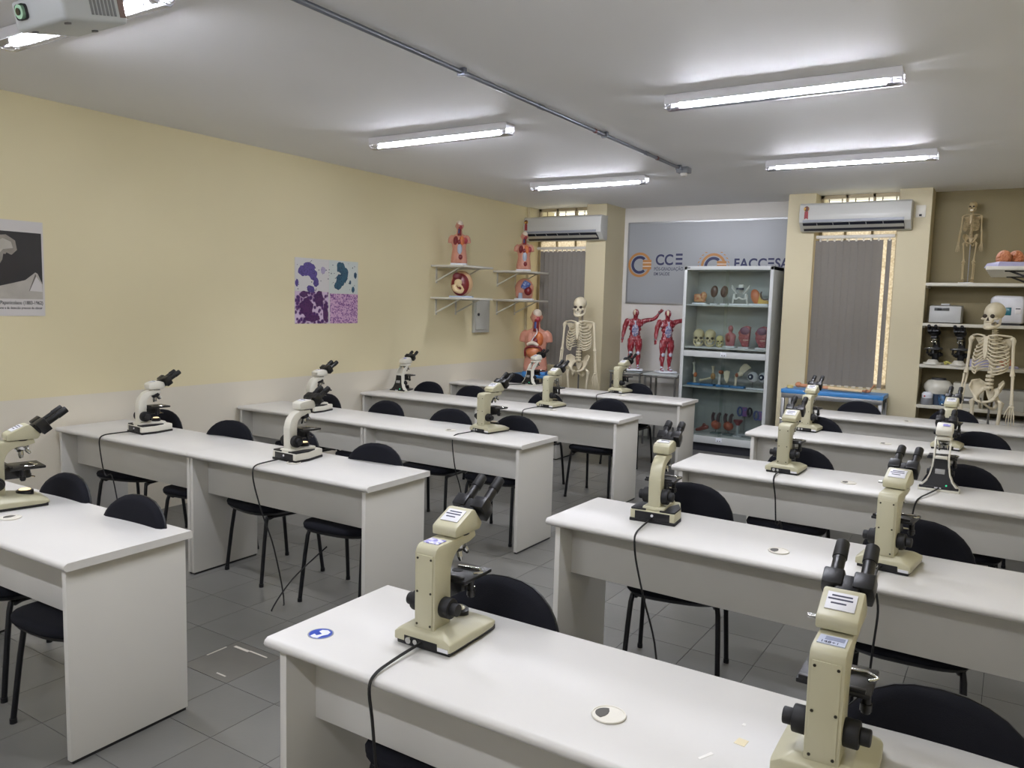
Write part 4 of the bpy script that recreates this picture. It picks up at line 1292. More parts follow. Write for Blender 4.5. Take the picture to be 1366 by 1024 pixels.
def make_skull(t, c=(0, 0, 1.575), s=1.0, m=None, nm='skull'):
    m = m or M_bone
    cx, cy, cz = c
    b = MB()
    b.ell((cx, cy + 0.02 * s, cz + 0.055 * s), (0.072 * s, 0.09 * s, 0.074 * s), None, 24, 16)
    b.ell((cx, cy - 0.02 * s, cz + 0.045 * s), (0.062 * s, 0.06 * s, 0.06 * s), None, 20, 12)
    b.box((cx, cy - 0.058 * s, cz - 0.02 * s), (0.07 * s, 0.045 * s, 0.055 * s), 0.018 * s)
    for q in (-1, 1):
        b.ell((cx + q * 0.05 * s, cy - 0.055 * s, cz - 0.008 * s), (0.018 * s, 0.022 * s, 0.012 * s), None, 10, 8)
        b.tube([(cx + q * 0.05 * s, cy - 0.05 * s, cz - 0.005 * s), (cx + q * 0.068 * s, cy - 0.01 * s, cz + 0.0 * s)], 0.006 * s, 6)
    sk = b.build(nm, m, t, remesh=0.0055 * s, relax=2)
    h = MB()
    for q in (-1, 1):
        h.ell((cx + q * 0.030 * s, cy - 0.074 * s, cz + 0.014 * s), (0.018 * s, 0.012 * s, 0.016 * s), None, 14, 8)
    h.prism([(cx - 0.011 * s, cz - 0.024 * s), (cx + 0.011 * s, cz - 0.024 * s), (cx, cz + 0.004 * s)], 'y', cy - 0.086 * s, cy - 0.06 * s)
    h.build('eye_sockets', M_socket, sk)
    tt = MB()
    for k in range(8):
        x = (k - 3.5) * 0.0068 * s
        tt.box((cx + x, cy - 0.082 * s + abs(x) * 0.35, cz - 0.048 * s), (0.0056 * s, 0.006 * s, 0.011 * s))
        tt.box((cx + x, cy - 0.080 * s + abs(x) * 0.35, cz - 0.061 * s), (0.0054 * s, 0.006 * s, 0.010 * s))
    tt.build('teeth', mat('tooth_ivory', '#e3dcc6', rough=0.35), sk)
    MB().tube([(cx - 0.062 * s, cy - 0.005 * s, cz - 0.005 * s), (cx - 0.055 * s, cy - 0.012 * s, cz - 0.055 * s), (cx - 0.03 * s, cy - 0.062 * s, cz - 0.078 * s), (cx, cy - 0.08 * s, cz - 0.082 * s),
               (cx + 0.03 * s, cy - 0.062 * s, cz - 0.078 * s), (cx + 0.055 * s, cy - 0.012 * s, cz - 0.055 * s), (cx + 0.062 * s, cy - 0.005 * s, cz - 0.005 * s)], [0.008 * s, 0.011 * s, 0.013 * s, 0.015 * s, 0.013 * s, 0.011 * s, 0.008 * s], 8, smooth=4).build('jaw', m, t)
    return sk

def bone(pts, r, ends=1.7, n=9):
    """long bone with swollen ends"""
    a, b_ = Vector(pts[0]), Vector(pts[1])
    rs = [r * ends, r * ends * 0.95, r * 1.05, r * 0.95, r * 1.05, r * ends * 0.9, r * ends]
    ts = [0, 0.06, 0.17, 0.5, 0.83, 0.94, 1]
    return [a.lerp(b_, k) for k in ts], rs

def make_skeleton(label, group, loc, rz, scale, m, stand='pole', legs_back=0.0):
    t = thing('skeleton_model', label, 'skeleton', loc, rz, group, scale)
    # stands 1.72 tall over its foot, faces -y
    make_skull(t, (0, -0.005, 1.583), 1.06, m)
    sp = MB()
    zs = [1.53 - 0.0185 * k for k in range(7)] + [1.40 - 0.024 * k for k in range(12)] + [1.105 - 0.033 * k for k in range(5)]
    for k, z in enumerate(zs):
        r = 0.014 + 0.0006 * k
        y = 0.02 + 0.035 * math.sin((1.55 - z) / 0.6 * PI) * (1 if z > 1.1 else 0.2)
        sp.cyl((0, y, z - 0.010), (0, y, z + (0.006 if k < 19 else 0.012)), r * 1.25, n=12, bev=0.003)
        sp.tube([(-0.022, y + 0.02, z), (0, y + 0.028, z - 0.004), (0.022, y + 0.02, z)], 0.0045, 5)
    sp.tube([(0, 0.03, 1.55), (0, 0.05, 1.3), (0, 0.03, 1.1), (0, 0.03, 0.95)], 0.008, 6, smooth=4)
    sp.build('spine', m, t)
    st = MB().prism([(-0.022, 1.425), (0.022, 1.425), (0.016, 1.37), (0.02, 1.30), (0.012, 1.25), (0, 1.215), (-0.012, 1.25), (-0.02, 1.30), (-0.016, 1.37)], 'y', -0.095, -0.082, 0.003)
    st.build('sternum', m, t)
    for k in range(12):
        z0 = 1.415 - 0.0245 * k
        w = [0.065, 0.095, 0.116, 0.128, 0.136, 0.141, 0.144, 0.145, 0.143, 0.138, 0.122, 0.10][k]
        dip = [0.02, 0.03, 0.045, 0.055, 0.065, 0.075, 0.085, 0.095, 0.10, 0.10, 0.06, 0.05][k]
        for s in (-1, 1):
            P = [(s * 0.018, 0.05, z0), (s * w * 0.6, 0.075, z0 - 0.008), (s * w, 0.03, z0 - dip * 0.45), (s * w * 0.93, -0.03, z0 - dip * 0.8)]
            if k < 10:
                zf = min(z0 - dip, 1.40 - 0.0 * k) if k < 2 else z0 - dip
                P.append((s * w * 0.55, -0.082, zf))
                if k < 7:
                    P.append((s * 0.018, -0.09, max(1.235, zf + 0.02 + 0.004 * k)))
                else:
                    P.append((s * (0.03 + 0.012 * (k - 6)), -0.088, zf + 0.03))
            MB().tube(P, [0.005] + [0.0068] * (len(P) - 2) + [0.005], 6, smooth=4).build('rib', m, t)
    for s in (-1, 1):
        MB().tube([(s * 0.015, -0.085, 1.425), (s * 0.08, -0.075, 1.437), (s * 0.165, 0.0, 1.425)], [0.009, 0.007, 0.009], 7, smooth=5).build('collarbone', m, t)
        g = [[(s * 0.055, 0.085, 1.395), (s * 0.11, 0.075, 1.41), (s * 0.165, 0.03, 1.41)], [(s * 0.06, 0.095, 1.34), (s * 0.105, 0.088, 1.35), (s * 0.155, 0.045, 1.39)], [(s * 0.085, 0.09, 1.265), (s * 0.10, 0.088, 1.27), (s * 0.115, 0.08, 1.30)]]
        MB().sheet(g, 0.008).build('shoulder_blade', m, t)
        P, R = bone(((s * 0.178, 0.005, 1.400), (s * 0.196, 0.0, 1.09)), 0.0125, 1.7)
        MB().tube(P, R, 9, smooth=2).ell((s * 0.170, 0.005, 1.402), 0.023, None, 10, 8).build('upper_arm_bone', m, t)
        P, R = bone(((s * 0.190, 0.012, 1.095), (s * 0.208, -0.01, 0.845)), 0.0085, 1.4)
        MB().tube(P, R, 8, smooth=2).build('ulna', m, t)
        P, R = bone(((s * 0.206, -0.008, 1.085), (s * 0.226, -0.025, 0.84)), 0.0085, 1.4)
        MB().tube(P, R, 8, smooth=2).build('radius_bone', m, t)
        hd = MB()
        hd.ell((s * 0.218, -0.018, 0.825), (0.024, 0.014, 0.017), None, 10, 8)
        for f in range(4):
            x0 = s * (0.203 + 0.010 * f)
            sx = s * (f - 1.2) * 0.008
            L = (0.075, 0.088, 0.092, 0.082)[f]
            hd.tube([(x0, -0.02, 0.82), (x0 + sx * 0.8, -0.025, 0.765), (x0 + sx * 1.3, -0.03, 0.755 - L * 0.45), (x0 + sx * 1.5, -0.024, 0.752 - L)], [0.006, 0.0055, 0.0048, 0.003], 6, smooth=3)
        hd.tube([(s * 0.205, -0.03, 0.82), (s * 0.19, -0.045, 0.785), (s * 0.18, -0.05, 0.735)], [0.006, 0.005, 0.003], 6, smooth=3)
        hd.build('hand_bones', m, t)
    pv = MB()
    for s in (-1, 1):
        inner = [Vector((s * 0.04, 0.06, 0.95)), Vector((s * 0.06, 0.03, 0.925)), Vector((s * 0.082, -0.015, 0.90)), Vector((s * 0.09, -0.045, 0.885))]
        crest = [Vector((s * 0.05, 0.085, 1.005)), Vector((s * 0.105, 0.055, 1.045)), Vector((s * 0.145, -0.005, 1.03)), Vector((s * 0.135, -0.065, 0.975))]
        g = []
        for a_, c_ in zip(inner, crest):
            g.append([a_.lerp(c_, v) + Vector((s * 0.012, 0.012, 0)) * math.sin(PI * v) for v in (0, 0.25, 0.5, 0.75, 1)])
        pv.sheet(g, 0.013)
        pv.tube([(s * 0.055, 0.05, 0.955), (s * 0.075, 0.01, 0.915), (s * 0.08, -0.03, 0.885), (s * 0.05, -0.065, 0.855), (s * 0.008, -0.078, 0.85)], [0.016, 0.016, 0.02, 0.012, 0.014], 8, smooth=4)
        pv.tube([(s * 0.085, -0.005, 0.89), (s * 0.075, 0.03, 0.83), (s * 0.055, 0.015, 0.79), (s * 0.035, -0.04, 0.81), (s * 0.01, -0.075, 0.845)], [0.02, 0.015, 0.015, 0.011, 0.012], 8, smooth=4)
    pv.prism([(-0.045, 0.965), (0.045, 0.965), (0.03, 0.90), (0.008, 0.85), (-0.008, 0.85), (-0.03, 0.90)], 'y', 0.045, 0.07, 0.006)
    pv.build('pelvis', m, t, remesh=0.006, relax=2)
    for s in (-1, 1):
        P, R = bone(((s * 0.125, 0.0, 0.85), (s * 0.095, 0.0, 0.47)), 0.0145, 1.6)
        MB().tube(P, R, 10, smooth=2).tube([(s * 0.125, 0.0, 0.845), (s * 0.088, 0.0, 0.872)], [0.016, 0.014], 8).ell((s * 0.085, 0, 0.872), 0.022, None, 12, 8).ell((s * 0.095, 0, 0.455), (0.038, 0.03, 0.022), None, 12, 8).build('thigh_bone', m, t)
        MB().ell((s * 0.095, -0.035, 0.46), (0.018, 0.01, 0.02), None, 10, 8).build('kneecap', m, t)
        P, R = bone(((s * 0.092, 0.0, 0.435), (s * 0.088, 0.015, 0.09)), 0.0125, 1.9)
        MB().tube(P, R, 9, smooth=2).build('shin_bone', m, t)
        P, R = bone(((s * 0.118, 0.015, 0.42), (s * 0.112, 0.022, 0.085)), 0.006, 1.5)
        MB().tube(P, R, 7, smooth=2).build('calf_bone', m, t)
        ft = MB()
        ft.ell((s * 0.095, 0.04, 0.05), (0.026, 0.05, 0.03), None, 12, 8)
        for k in range(5):
            x = s * (0.072 + 0.013 * k)
            ft.tube([(x, 0.0, 0.06), (x + s * 0.002 * k, -0.07, 0.035), (x + s * 0.004 * k, -0.14 + 0.012 * k, 0.02)], [0.010, 0.007, 0.005], 6, smooth=3)
        ft.build('foot_bones', m, t)
    MB().cyl((0, 0.055, 0.0), (0, 0.055, 0.95), 0.009, n=10).tube([(0, 0.055, 0.94), (0, 0.04, 0.97)], 0.009, 8).build('stand_rod', M_steel, t)
    bs = MB()
    if stand == 'pole':
        for k in range(5):
            a = 2 * PI * k / 5 + 0.3
            bs.tube([(0, 0.055, 0.03), (0.22 * math.cos(a), 0.055 + 0.22 * math.sin(a), 0.012)], [0.014, 0.01], 8)
    else:
        bs.bx(-0.13, 0.13, -0.17, 0.12, 0.0, 0.018, 0.004)
    bs.build('stand_base', M_base_w, t)
    return t
SKG = 'skeleton models'
make_skeleton('full-size ivory skeleton standing before the equipment shelves', SKG, (5.385, 6.98, 0.0), math.radians(-26), 1.055, M_bone)
make_skeleton('full-size ivory skeleton between the pink torso and the muscle figures', SKG, (1.06, 7.06, 0.0), math.radians(14), 1.04, M_bone)
make_skeleton('small tan skeleton standing on the top equipment shelf', SKG, (5.11, 7.68, 2.006), math.radians(-10), 0.475, M_bone_d, 'flat')

# ---- torso models
def make_torso(label, group, loc, rz, s, kind):
    t = thing('torso_model', label, 'anatomical model', loc, rz, group, s)
    # 0.86 tall, faces -y
    b = MB()
    ringz = [(0.02, 0.15, 0.10), (0.10, 0.165, 0.115), (0.20, 0.15, 0.105), (0.30, 0.135, 0.095), (0.40, 0.155, 0.105), (0.48, 0.17, 0.105), (0.545, 0.165, 0.09), (0.575, 0.11, 0.07), (0.60, 0.058, 0.055), (0.66, 0.055, 0.055)]
    b.loft([[(rx * math.cos(2 * PI * k / 20), ry * math.sin(2 * PI * k / 20), z) for k in range(20)] for z, rx, ry in ringz])
    b.ell((0, -0.005, 0.755), (0.076, 0.09, 0.105), None, 20, 14)
    for q in (-1, 1):
        b.tube([(q * 0.12, 0.0, 0.53), (q * 0.165, 0.0, 0.50), (q * 0.183, 0.0, 0.41)], [0.06, 0.058, 0.05], 12, smooth=3)
        b.ell((q * 0.078, 0.0, 0.75), (0.012, 0.02, 0.03), None, 8, 6)
        b.ell((q * 0.085, 0.0, 0.05), (0.085, 0.10, 0.09), None, 14, 10)
    b.ell((0, -0.09, 0.745), (0.014, 0.02, 0.025), None, 8, 6)
    b.build('body', M_skin, t, remesh=0.010, relax=3)
    MB().ell((0.012, -0.03, 0.80), (0.062, 0.07, 0.062), None, 18, 12).build('brain', M_organ_w, t, remesh=0.007, relax=1)
    MB().ell((0.018, -0.06, 0.725), (0.045, 0.04, 0.045), None).build('face_muscle', M_muscle, t)
    MB().tube([(0.006, -0.045, 0.70), (0.006, -0.056, 0.64), (0.006, -0.07, 0.56)], [0.036, 0.036, 0.042], 12, smooth=3).build('neck_muscle', M_organ_r, t)
    MB().tube([(0.0, -0.088, 0.69), (0.0, -0.096, 0.60)], [0.014, 0.016], 8).build('windpipe', M_organ_b, t)
    MB().ell((0.06, -0.085, 0.46), (0.055, 0.045, 0.095), (0, -0.1, 0)).build('lung', mat('red_orange_lung', '#b5482f', rough=0.35, color2='#d98a4a', scale=22), t)
    MB().ell((-0.065, -0.085, 0.46), (0.05, 0.04, 0.09), (0, 0.1, 0)).build('lung', M_skin if kind == 'big' else M_organ_r, t)
    MB().ell((0.01, -0.105, 0.43), (0.04, 0.03, 0.05), (0, 0.3, 0)).build('heart', M_organ_r, t)
    if kind == 'big':
        MB().ell((-0.02, -0.085, 0.27), (0.105, 0.06, 0.085), None).build('intestine', M_organ_o, t)
        MB().tube([(-0.13, -0.09, 0.22), (-0.125, -0.115, 0.32), (-0.04, -0.125, 0.355), (0.06, -0.125, 0.35), (0.10, -0.11, 0.30), (0.095, -0.09, 0.2)], 0.013, 8, smooth=5).build('bowel_loop', M_organ_r, t)
        MB().tube([(-0.10, -0.115, 0.38), (-0.02, -0.13, 0.405), (0.05, -0.125, 0.37)], [0.02, 0.028, 0.02], 8, smooth=4).build('stomach', M_organ_w, t)
        MB().tube([(0.02, -0.11, 0.60), (0.03, -0.125, 0.54), (-0.01, -0.135, 0.48), (-0.04, -0.13, 0.43)], 0.006, 6, smooth=4).build('vessel', M_base_w, t)
    else:
        MB().ell((0.02, -0.088, 0.30), (0.05, 0.035, 0.12), None).build('intestine', mat('pale_blue_belly', '#aab3c2', rough=0.4), t)
        MB().ell((0.035, -0.085, 0.13), (0.05, 0.04, 0.06), None).build('pelvic_muscle', M_organ_r, t)
        MB().ell((0.115, -0.05, 0.46), (0.06, 0.05, 0.07), None).build('chest_muscle', M_muscle, t)
    MB().bx(-0.16, 0.16, -0.13, 0.13, -0.03, 0.012, 0.006).build('model_base', M_base_b if kind == 'big' else M_base_w, t)
    return t
TG = 'torso models'
make_torso('large pink open torso model on a blue base behind the last row', TG, (0.475, 7.02, 0.83), math.radians(22), 0.92, 'big')
make_torso('small pink torso on the upper shelf farther from the air conditioner', TG, (0.27, 5.635, 2.106), math.radians(30), 0.555, 'small')
make_torso('small pink torso on the upper shelf in front of the air conditioner', TG, (0.28, 6.99, 2.106), math.radians(30), 0.555, 'small')
# blue stand under the large torso
t = thing('torso_table', 'blue-topped stand under the large pink torso', 'table', (0.46, 7.02, 0))
MB().bx(-0.28, 0.28, -0.22, 0.22, 0.775, 0.802, 0.004).build('table_top', M_base_b, t)
for sx in (-1, 1):
    for sy in (-1, 1):
        MB().bx(sx * 0.25 - 0.016, sx * 0.25 + 0.016, sy * 0.19 - 0.016, sy * 0.19 + 0.016, 0, 0.775).build('leg', M_steel, t)

# ---- pelvis and pregnancy models on the lower shelves
t = thing('pregnancy_model', 'rounded tan pregnancy model with curled baby on the lower shelf', 'anatomical model', (0.28, 5.68, 1.735), math.radians(30))
MB().bx(-0.13, 0.13, -0.09, 0.09, 0.0, 0.018, 0.004).build('model_base', mat('pale_blue_base', '#a9b6cc', rough=0.4), t)
MB().ell((0.0, 0.02, 0.155), (0.125, 0.085, 0.145), None, 22, 14).build('belly_shell', mat('tan_skin_plastic', '#c4a078', rough=0.4), t)
MB().ell((-0.01, -0.045, 0.145), (0.10, 0.03, 0.125), None, 20, 12).build('womb', M_organ_r, t)
MB().ell((-0.045, -0.07, 0.23), (0.05, 0.02, 0.045), None).build('placenta', mat('dark_red_placenta', '#6a1d24', rough=0.4), t)
MB().tube([(-0.075, -0.075, 0.14), (-0.06, -0.08, 0.09), (0.0, -0.085, 0.065), (0.03, -0.085, 0.10)], [0.03, 0.03, 0.024, 0.014], 10, smooth=4).ell((-0.03, -0.085, 0.165), (0.045, 0.026, 0.04)).tube([(0.02, -0.085, 0.1), (0.0, -0.095, 0.13), (-0.03, -0.098, 0.12)], 0.013, 8, smooth=3).build('baby', mat('cream_baby_plastic', '#d8bf93', rough=0.4), t, remesh=0.006, relax=2)
t = thing('pelvis_section_model', 'opened pelvis model with blue and red vessels on the lower shelf', 'anatomical model', (0.28, 7.02, 1.735), math.radians(30))
MB().bx(-0.12, 0.12, -0.09, 0.09, 0.0, 0.016, 0.004).build('model_base', M_base_w, t)
MB().ell((0.0, 0.03, 0.14), (0.12, 0.075, 0.13), None, 22, 14).bx(-0.11, 0.11, -0.02, 0.08, 0.016, 0.12, 0.03).build('pelvis_shell', M_skin, t, remesh=0.008, relax=3)
MB().box((0.02, -0.055, 0.18), (0.10, 0.05, 0.11), 0.02, (0, 0.5, 0)).build('blue_section', mat('blue_section', '#39528f', rough=0.4, color2='#8a97b8', scale=60, thr=(0.5, 0.6)), t)
MB().ell((0.05, -0.06, 0.11), (0.05, 0.035, 0.055)).build('red_section', M_organ_r, t)
MB().cyl((-0.045, -0.06, 0.016), (-0.045, -0.06, 0.085), 0.028, 0.022, n=14).build('pale_section', mat('pale_blue_base', '#a9b6cc'), t)

# ---- flayed muscle figures, one arm raised
def make_muscle_man(label, loc, rz, s):
    t = thing('muscle_figure', label, 'anatomical model', loc, rz, 'muscle figures on the glass trolley', s)
    t.scale = (s * 1.13, s * 1.13, s)
    # 1.0 tall, faces -y; its left arm (+x) is stretched out and bent up
    b = MB()
    b.ell((0, -0.004, 0.925), (0.046, 0.056, 0.066), None, 18, 12)
    b.tube([(0, 0, 0.88), (0, 0.004, 0.83)], 0.034, 12)
    for z, rx, ry in ((0.785, 0.105, 0.052), (0.73, 0.112, 0.06), (0.66, 0.092, 0.054), (0.59, 0.078, 0.048), (0.53, 0.088, 0.056), (0.49, 0.09, 0.06)):
        b.ell((0, 0, z), (rx, ry, 0.052), None, 18, 10)
    for q in (-1, 1):
        b.ell((q * 0.118, 0, 0.79), (0.042, 0.04, 0.046), None, 12, 8)
        b.tube([(q * 0.048, 0, 0.50), (q * 0.056, -0.008, 0.40), (q * 0.056, -0.004, 0.30), (q * 0.054, 0, 0.265)], [0.056, 0.056, 0.040, 0.034], 14, smooth=3)
        b.tube([(q * 0.054, 0.0, 0.27), (q * 0.056, 0.014, 0.20), (q * 0.054, 0.012, 0.12), (q * 0.054, 0.01, 0.045)], [0.034, 0.040, 0.026, 0.02], 12, smooth=3)
        b.tube([(q * 0.054, 0.03, 0.02), (q * 0.06, -0.03, 0.02), (q * 0.066, -0.085, 0.012)], [0.022, 0.022, 0.014], 8, smooth=3)
    b.tube([(-0.125, 0, 0.79), (-0.15, 0.005, 0.70), (-0.158, 0.0, 0.64)], [0.036, 0.038, 0.028], 10, smooth=3)
    b.tube([(-0.158, 0.0, 0.645), (-0.168, -0.01, 0.59), (-0.178, -0.03, 0.52)], [0.03, 0.03, 0.017], 10, smooth=3)
    b.tube([(0.125, 0, 0.80), (0.19, -0.01, 0.815), (0.245, -0.015, 0.825)], [0.038, 0.038, 0.03], 10, smooth=3)
    b.tube([(0.245, -0.015, 0.825), (0.29, -0.02, 0.86), (0.325, -0.025, 0.92)], [0.03, 0.029, 0.017], 10, smooth=3)
    # hands with fingers
    for base, dr, sd in (((-0.178, -0.03, 0.52), Vector((-0.08, -0.12, -0.99)), Vector((0.3, -0.9, 0.1))), ((0.325, -0.025, 0.92), Vector((0.62, 0, 0.78)), Vector((-0.75, -0.1, 0.6)))):
        bv = Vector(base)
        d = dr.normalized()
        s_ = sd.normalized()
        b.tube([bv, bv + d * 0.045], [0.017, 0.022], 8)
        for f in range(4):
            o_ = s_ * (f - 1.5) * 0.0115
            b.tube([bv + d * 0.04 + o_, bv + d * 0.07 + o_ * 1.2, bv + d * 0.095 + o_ * 1.3], [0.0075, 0.007, 0.0055], 6)
        b.tube([bv + d * 0.012 + s_ * 0.016, bv + d * 0.04 + s_ * 0.034], [0.008, 0.006], 6)
    m = mat('flayed_muscle_plastic', '#8d1f2b', rough=0.32)
    if not m.get('done'):
        nt = m.node_tree
        bs = nt.nodes['Principled BSDF']
        tc = [n for n in nt.nodes if n.type == 'TEX_COORD'][0]
        w = nt.nodes.new('ShaderNodeTexNoise')
        w.inputs['Scale'].default_value = 22
        w.inputs['Detail'].default_value = 3
        mp = nt.nodes.new('ShaderNodeMapping')
        mp.inputs['Scale'].default_value = (3.0, 1.0, 0.55)
        nt.links.new(tc.outputs['Object'], mp.inputs[0])
        nt.links.new(mp.outputs[0], w.inputs['Vector'])
        r = nt.nodes.new('ShaderNodeValToRGB')
        e = r.color_ramp.elements
        e[0].position, e[0].color = 0.40, lin('#7a1722')
        e[1].position, e[1].color = 0.66, lin('#b8a0a6')
        k = e.new(0.58)
        k.color = lin('#93303a')
        nt.links.new(w.outputs['Fac'], r.inputs[0])
        nt.links.new(r.outputs[0], bs.inputs['Base Color'])
        m['done'] = 1
    b.build('body', m, t, remesh=0.0075, relax=2)
    MB().ell((0, -0.052, 0.64), (0.052, 0.018, 0.105), None, 14, 10).build('abdomen', mat('blue_red_abdomen', '#5b6488', rough=0.35, color2='#b9b0bd', scale=36, thr=(0.42, 0.62)), t)
    MB().tube([(0.0, -0.056, 0.80), (0.0, -0.062, 0.72), (0.0, -0.06, 0.66)], [0.01, 0.01, 0.006], 7).build('breastbone', M_tend, t)
    MB().ell((-0.014, -0.042, 0.935), (0.02, 0.02, 0.045)).build('half_skull', M_bone, t)
    for q in (-1, 1):
        MB().ell((q * 0.055, -0.022, 0.275), (0.028, 0.022, 0.045)).build('knee_tendon', M_tend, t)
        MB().ell((q * 0.056, 0.01, 0.06), (0.021, 0.022, 0.04)).ell((q * 0.062, -0.05, 0.024), (0.02, 0.045, 0.014)).build('ankle_tendon', M_tend, t)
    MB().ell((-0.179, -0.034, 0.50), (0.019, 0.019, 0.026)).build('wrist_tendon', mat('dark_tendon', '#4a4a52', rough=0.4), t)
    MB().ell((0.334, -0.025, 0.932), (0.019, 0.02, 0.022)).build('wrist_tendon', mat('dark_tendon', '#4a4a52'), t)
    MB().bx(-0.13, 0.13, -0.12, 0.10, -0.024, 0.002, 0.004).build('model_base', M_base_w, t)
    return t
make_muscle_man('red muscle figure with raised arm, farther from the glass cabinet', (1.53, 7.68, 0.905), math.radians(24), 0.76)
make_muscle_man('red muscle figure with raised arm, next to the glass cabinet', (1.955, 7.68, 0.905), math.radians(42), 0.76)
# glass-topped trolleys under them
M_tglass = mat_clear('trolley_glass', (0.75, 0.8, 0.78, 1), 0.4)
for cx, lb in ((1.50, 'steel trolley with glass top under the muscle figure farther from the cabinet'), (1.96, 'steel trolley with pale top under the muscle figure next to the cabinet')):
    t = thing('model_trolley', lb, 'trolley', (cx, 7.68, 0), 0, 'trolleys under the muscle figures')
    if cx < 1.7:
        MB().bx(-0.21, 0.21, -0.2, 0.2, 0.868, 0.879).build('trolley_top', mat('grey_glass_top', '#87908c', rough=0.15), t)
    else:
        MB().bx(-0.22, 0.22, -0.2, 0.2, 0.855, 0.88, 0.004).build('trolley_top', mat('pale_grey_laminate', '#a9adab', rough=0.3), t)
    MB().bx(-0.2, 0.2, -0.19, 0.19, 0.30, 0.308).build('lower_shelf', M_tglass, t)
    for sx in (-1, 1):
        for sy in (-1, 1):
            MB().cyl((sx * 0.195, sy * 0.18, 0.0), (sx * 0.195, sy * 0.18, 0.858), 0.013, n=10).build('leg', M_steel, t)
    MB().tube([(-0.195, -0.18, 0.84), (0.195, -0.18, 0.84), (0.195, 0.18, 0.84), (-0.195, 0.18, 0.84)], 0.009, 8, closed=True).build('rail', M_steel, t)
# ================================================================== glazed steel cabinet
M_cab = mat('pale_grey_painted_steel', '#c2c5c4', rough=0.4)
M_cabin = mat('grey_painted_steel_inside', '#9ba19f', rough=0.5)
M_cglass = mat_clear('cabinet_glass', (0.93, 0.96, 0.95, 1), 0.12)
CX0, CX1, CY0, CY1 = 2.205, 3.245, 7.50, 7.95
cab = thing('glass_cabinet', 'tall pale steel display cabinet with glass doors full of models', 'cabinet', ((CX0 + CX1) / 2, CY0, 0))
cw, cdp = (CX1 - CX0) / 2, CY1 - CY0
for s in (-1, 1):
    MB().bx(min(s * cw, s * (cw - 0.022)), max(s * cw, s * (cw - 0.022)), 0.012, cdp, 0.06, 2.175, 0.002).build('side_wall', M_cab, cab)
    MB().bx(min(s * cw, s * (cw - 0.038)), max(s * cw, s * (cw - 0.038)), 0.0, 0.016, 0.06, 2.175, 0.002).build('front_stile', M_cab, cab)
MB().bx(-cw + 0.022, cw - 0.022, cdp - 0.015, cdp, 0.1, 2.17).build('back_wall', M_cabin, cab)
MB().bx(-cw, cw, 0.0, cdp, 2.135, 2.178, 0.003).build('top', M_cab, cab)
MB().bx(-cw + 0.022, cw - 0.022, 0.0, cdp, 0.10, 0.185, 0.003).build('bottom_rail', M_cab, cab)
MB().bx(-cw + 0.03, cw - 0.03, 0.0, cdp - 0.01, 1.118, 1.188, 0.003).build('middle_rail', M_cab, cab)
for s in (-1, 1):
    MB().bx(min(s * cw, s * (cw - 0.03)), max(s * cw, s * (cw - 0.03)), 0.02, cdp, 0.0, 0.06, 0.002).build('foot', M_dark, cab)
MB().bx(-cw + 0.03, cw - 0.03, 0.03, cdp, 0.0, 0.10).build('plinth', mat('dark_plinth', '#23242c', rough=0.7), cab)
for z in (1.735, 1.235, 0.765, 0.20):
    MB().bx(-cw + 0.022, cw - 0.022, 0.05, cdp - 0.015, z - 0.02, z, 0.002).build('shelf', M_cab, cab)
for z0, z1 in ((1.188, 2.135), (0.185, 1.118)):
    MB().bx(-cw + 0.038, 0.02, 0.004, 0.008, z0, z1).build('glass_door', M_cglass, cab, smooth=False)
    MB().bx(-0.02, cw - 0.038, 0.011, 0.015, z0, z1).build('glass_door', M_cglass, cab, smooth=False)
for z in (1.155, 0.15):
    MB().bx(-0.035, 0.035, -0.004, 0.0, z - 0.02, z + 0.026, 0.001).build('lock_plate', M_base_w, cab)
    MB().cyl((-0.014, -0.004, z - 0.008), (-0.014, -0.009, z - 0.008), 0.006, n=12).cyl((0.014, -0.004, z - 0.008), (0.014, -0.009, z - 0.008), 0.006, n=12).build('lock', M_dark, cab)
MB().bx(-cw + 0.03, -cw + 0.07, -0.002, 0.0, 2.152, 2.162).build('maker_plate', M_dark, cab)

def item(name, label, x, z, y=7.68, rz=0.0, cat='anatomical model', grp='models in the glass cabinet'):
    return thing(name, label, cat, (x, y, z), rz, grp)
S1, S2, S3, S4 = 1.735, 1.235, 0.765, 0.20
# shelf 1
t = item('joint_block_model', 'tan and red tissue block at the end of the top cabinet shelf', 2.35, S1)
MB().bx(-0.08, 0.08, -0.05, 0.05, 0, 0.018, 0.003).build('model_base', M_base_w, t)
MB().box((0, 0, 0.075), (0.14, 0.07, 0.10), 0.02).ell((0.05, -0.02, 0.10), (0.04, 0.03, 0.05)).build('tissue', mat('tan_tissue', '#b58a5e', rough=0.4, color2='#a0503c', scale=30, thr=(0.45, 0.65)), t)
for x, lb in ((2.52, 'dark oval kidney model standing left in its pair on the top shelf'), (2.64, 'dark oval kidney model standing right in its pair on the top shelf')):
    t = item('kidney_model', lb, x, S1)
    MB().cyl((0, 0, 0), (0, 0, 0.014), 0.042, n=20, bev=0.003).build('model_base', M_base_w, t)
    MB().cyl((0, 0, 0.012), (0, 0, 0.09), 0.005, n=8).build('rod', M_steel, t)
    MB().ell((0, 0, 0.155), (0.045, 0.03, 0.07), (0, 0.12, 0)).ell((-0.02, 0, 0.15), (0.02, 0.02, 0.03)).build('kidney', mat('dark_brown_kidney', '#3d2623', rough=0.35, color2='#5a3a33', scale=60), t)
t = item('pelvis_model', 'white pelvis bone model with dark discs on the top shelf', 2.83, S1)
MB().bx(-0.11, 0.11, -0.06, 0.06, 0, 0.016, 0.003).build('model_base', M_base_w, t)
pv = MB()
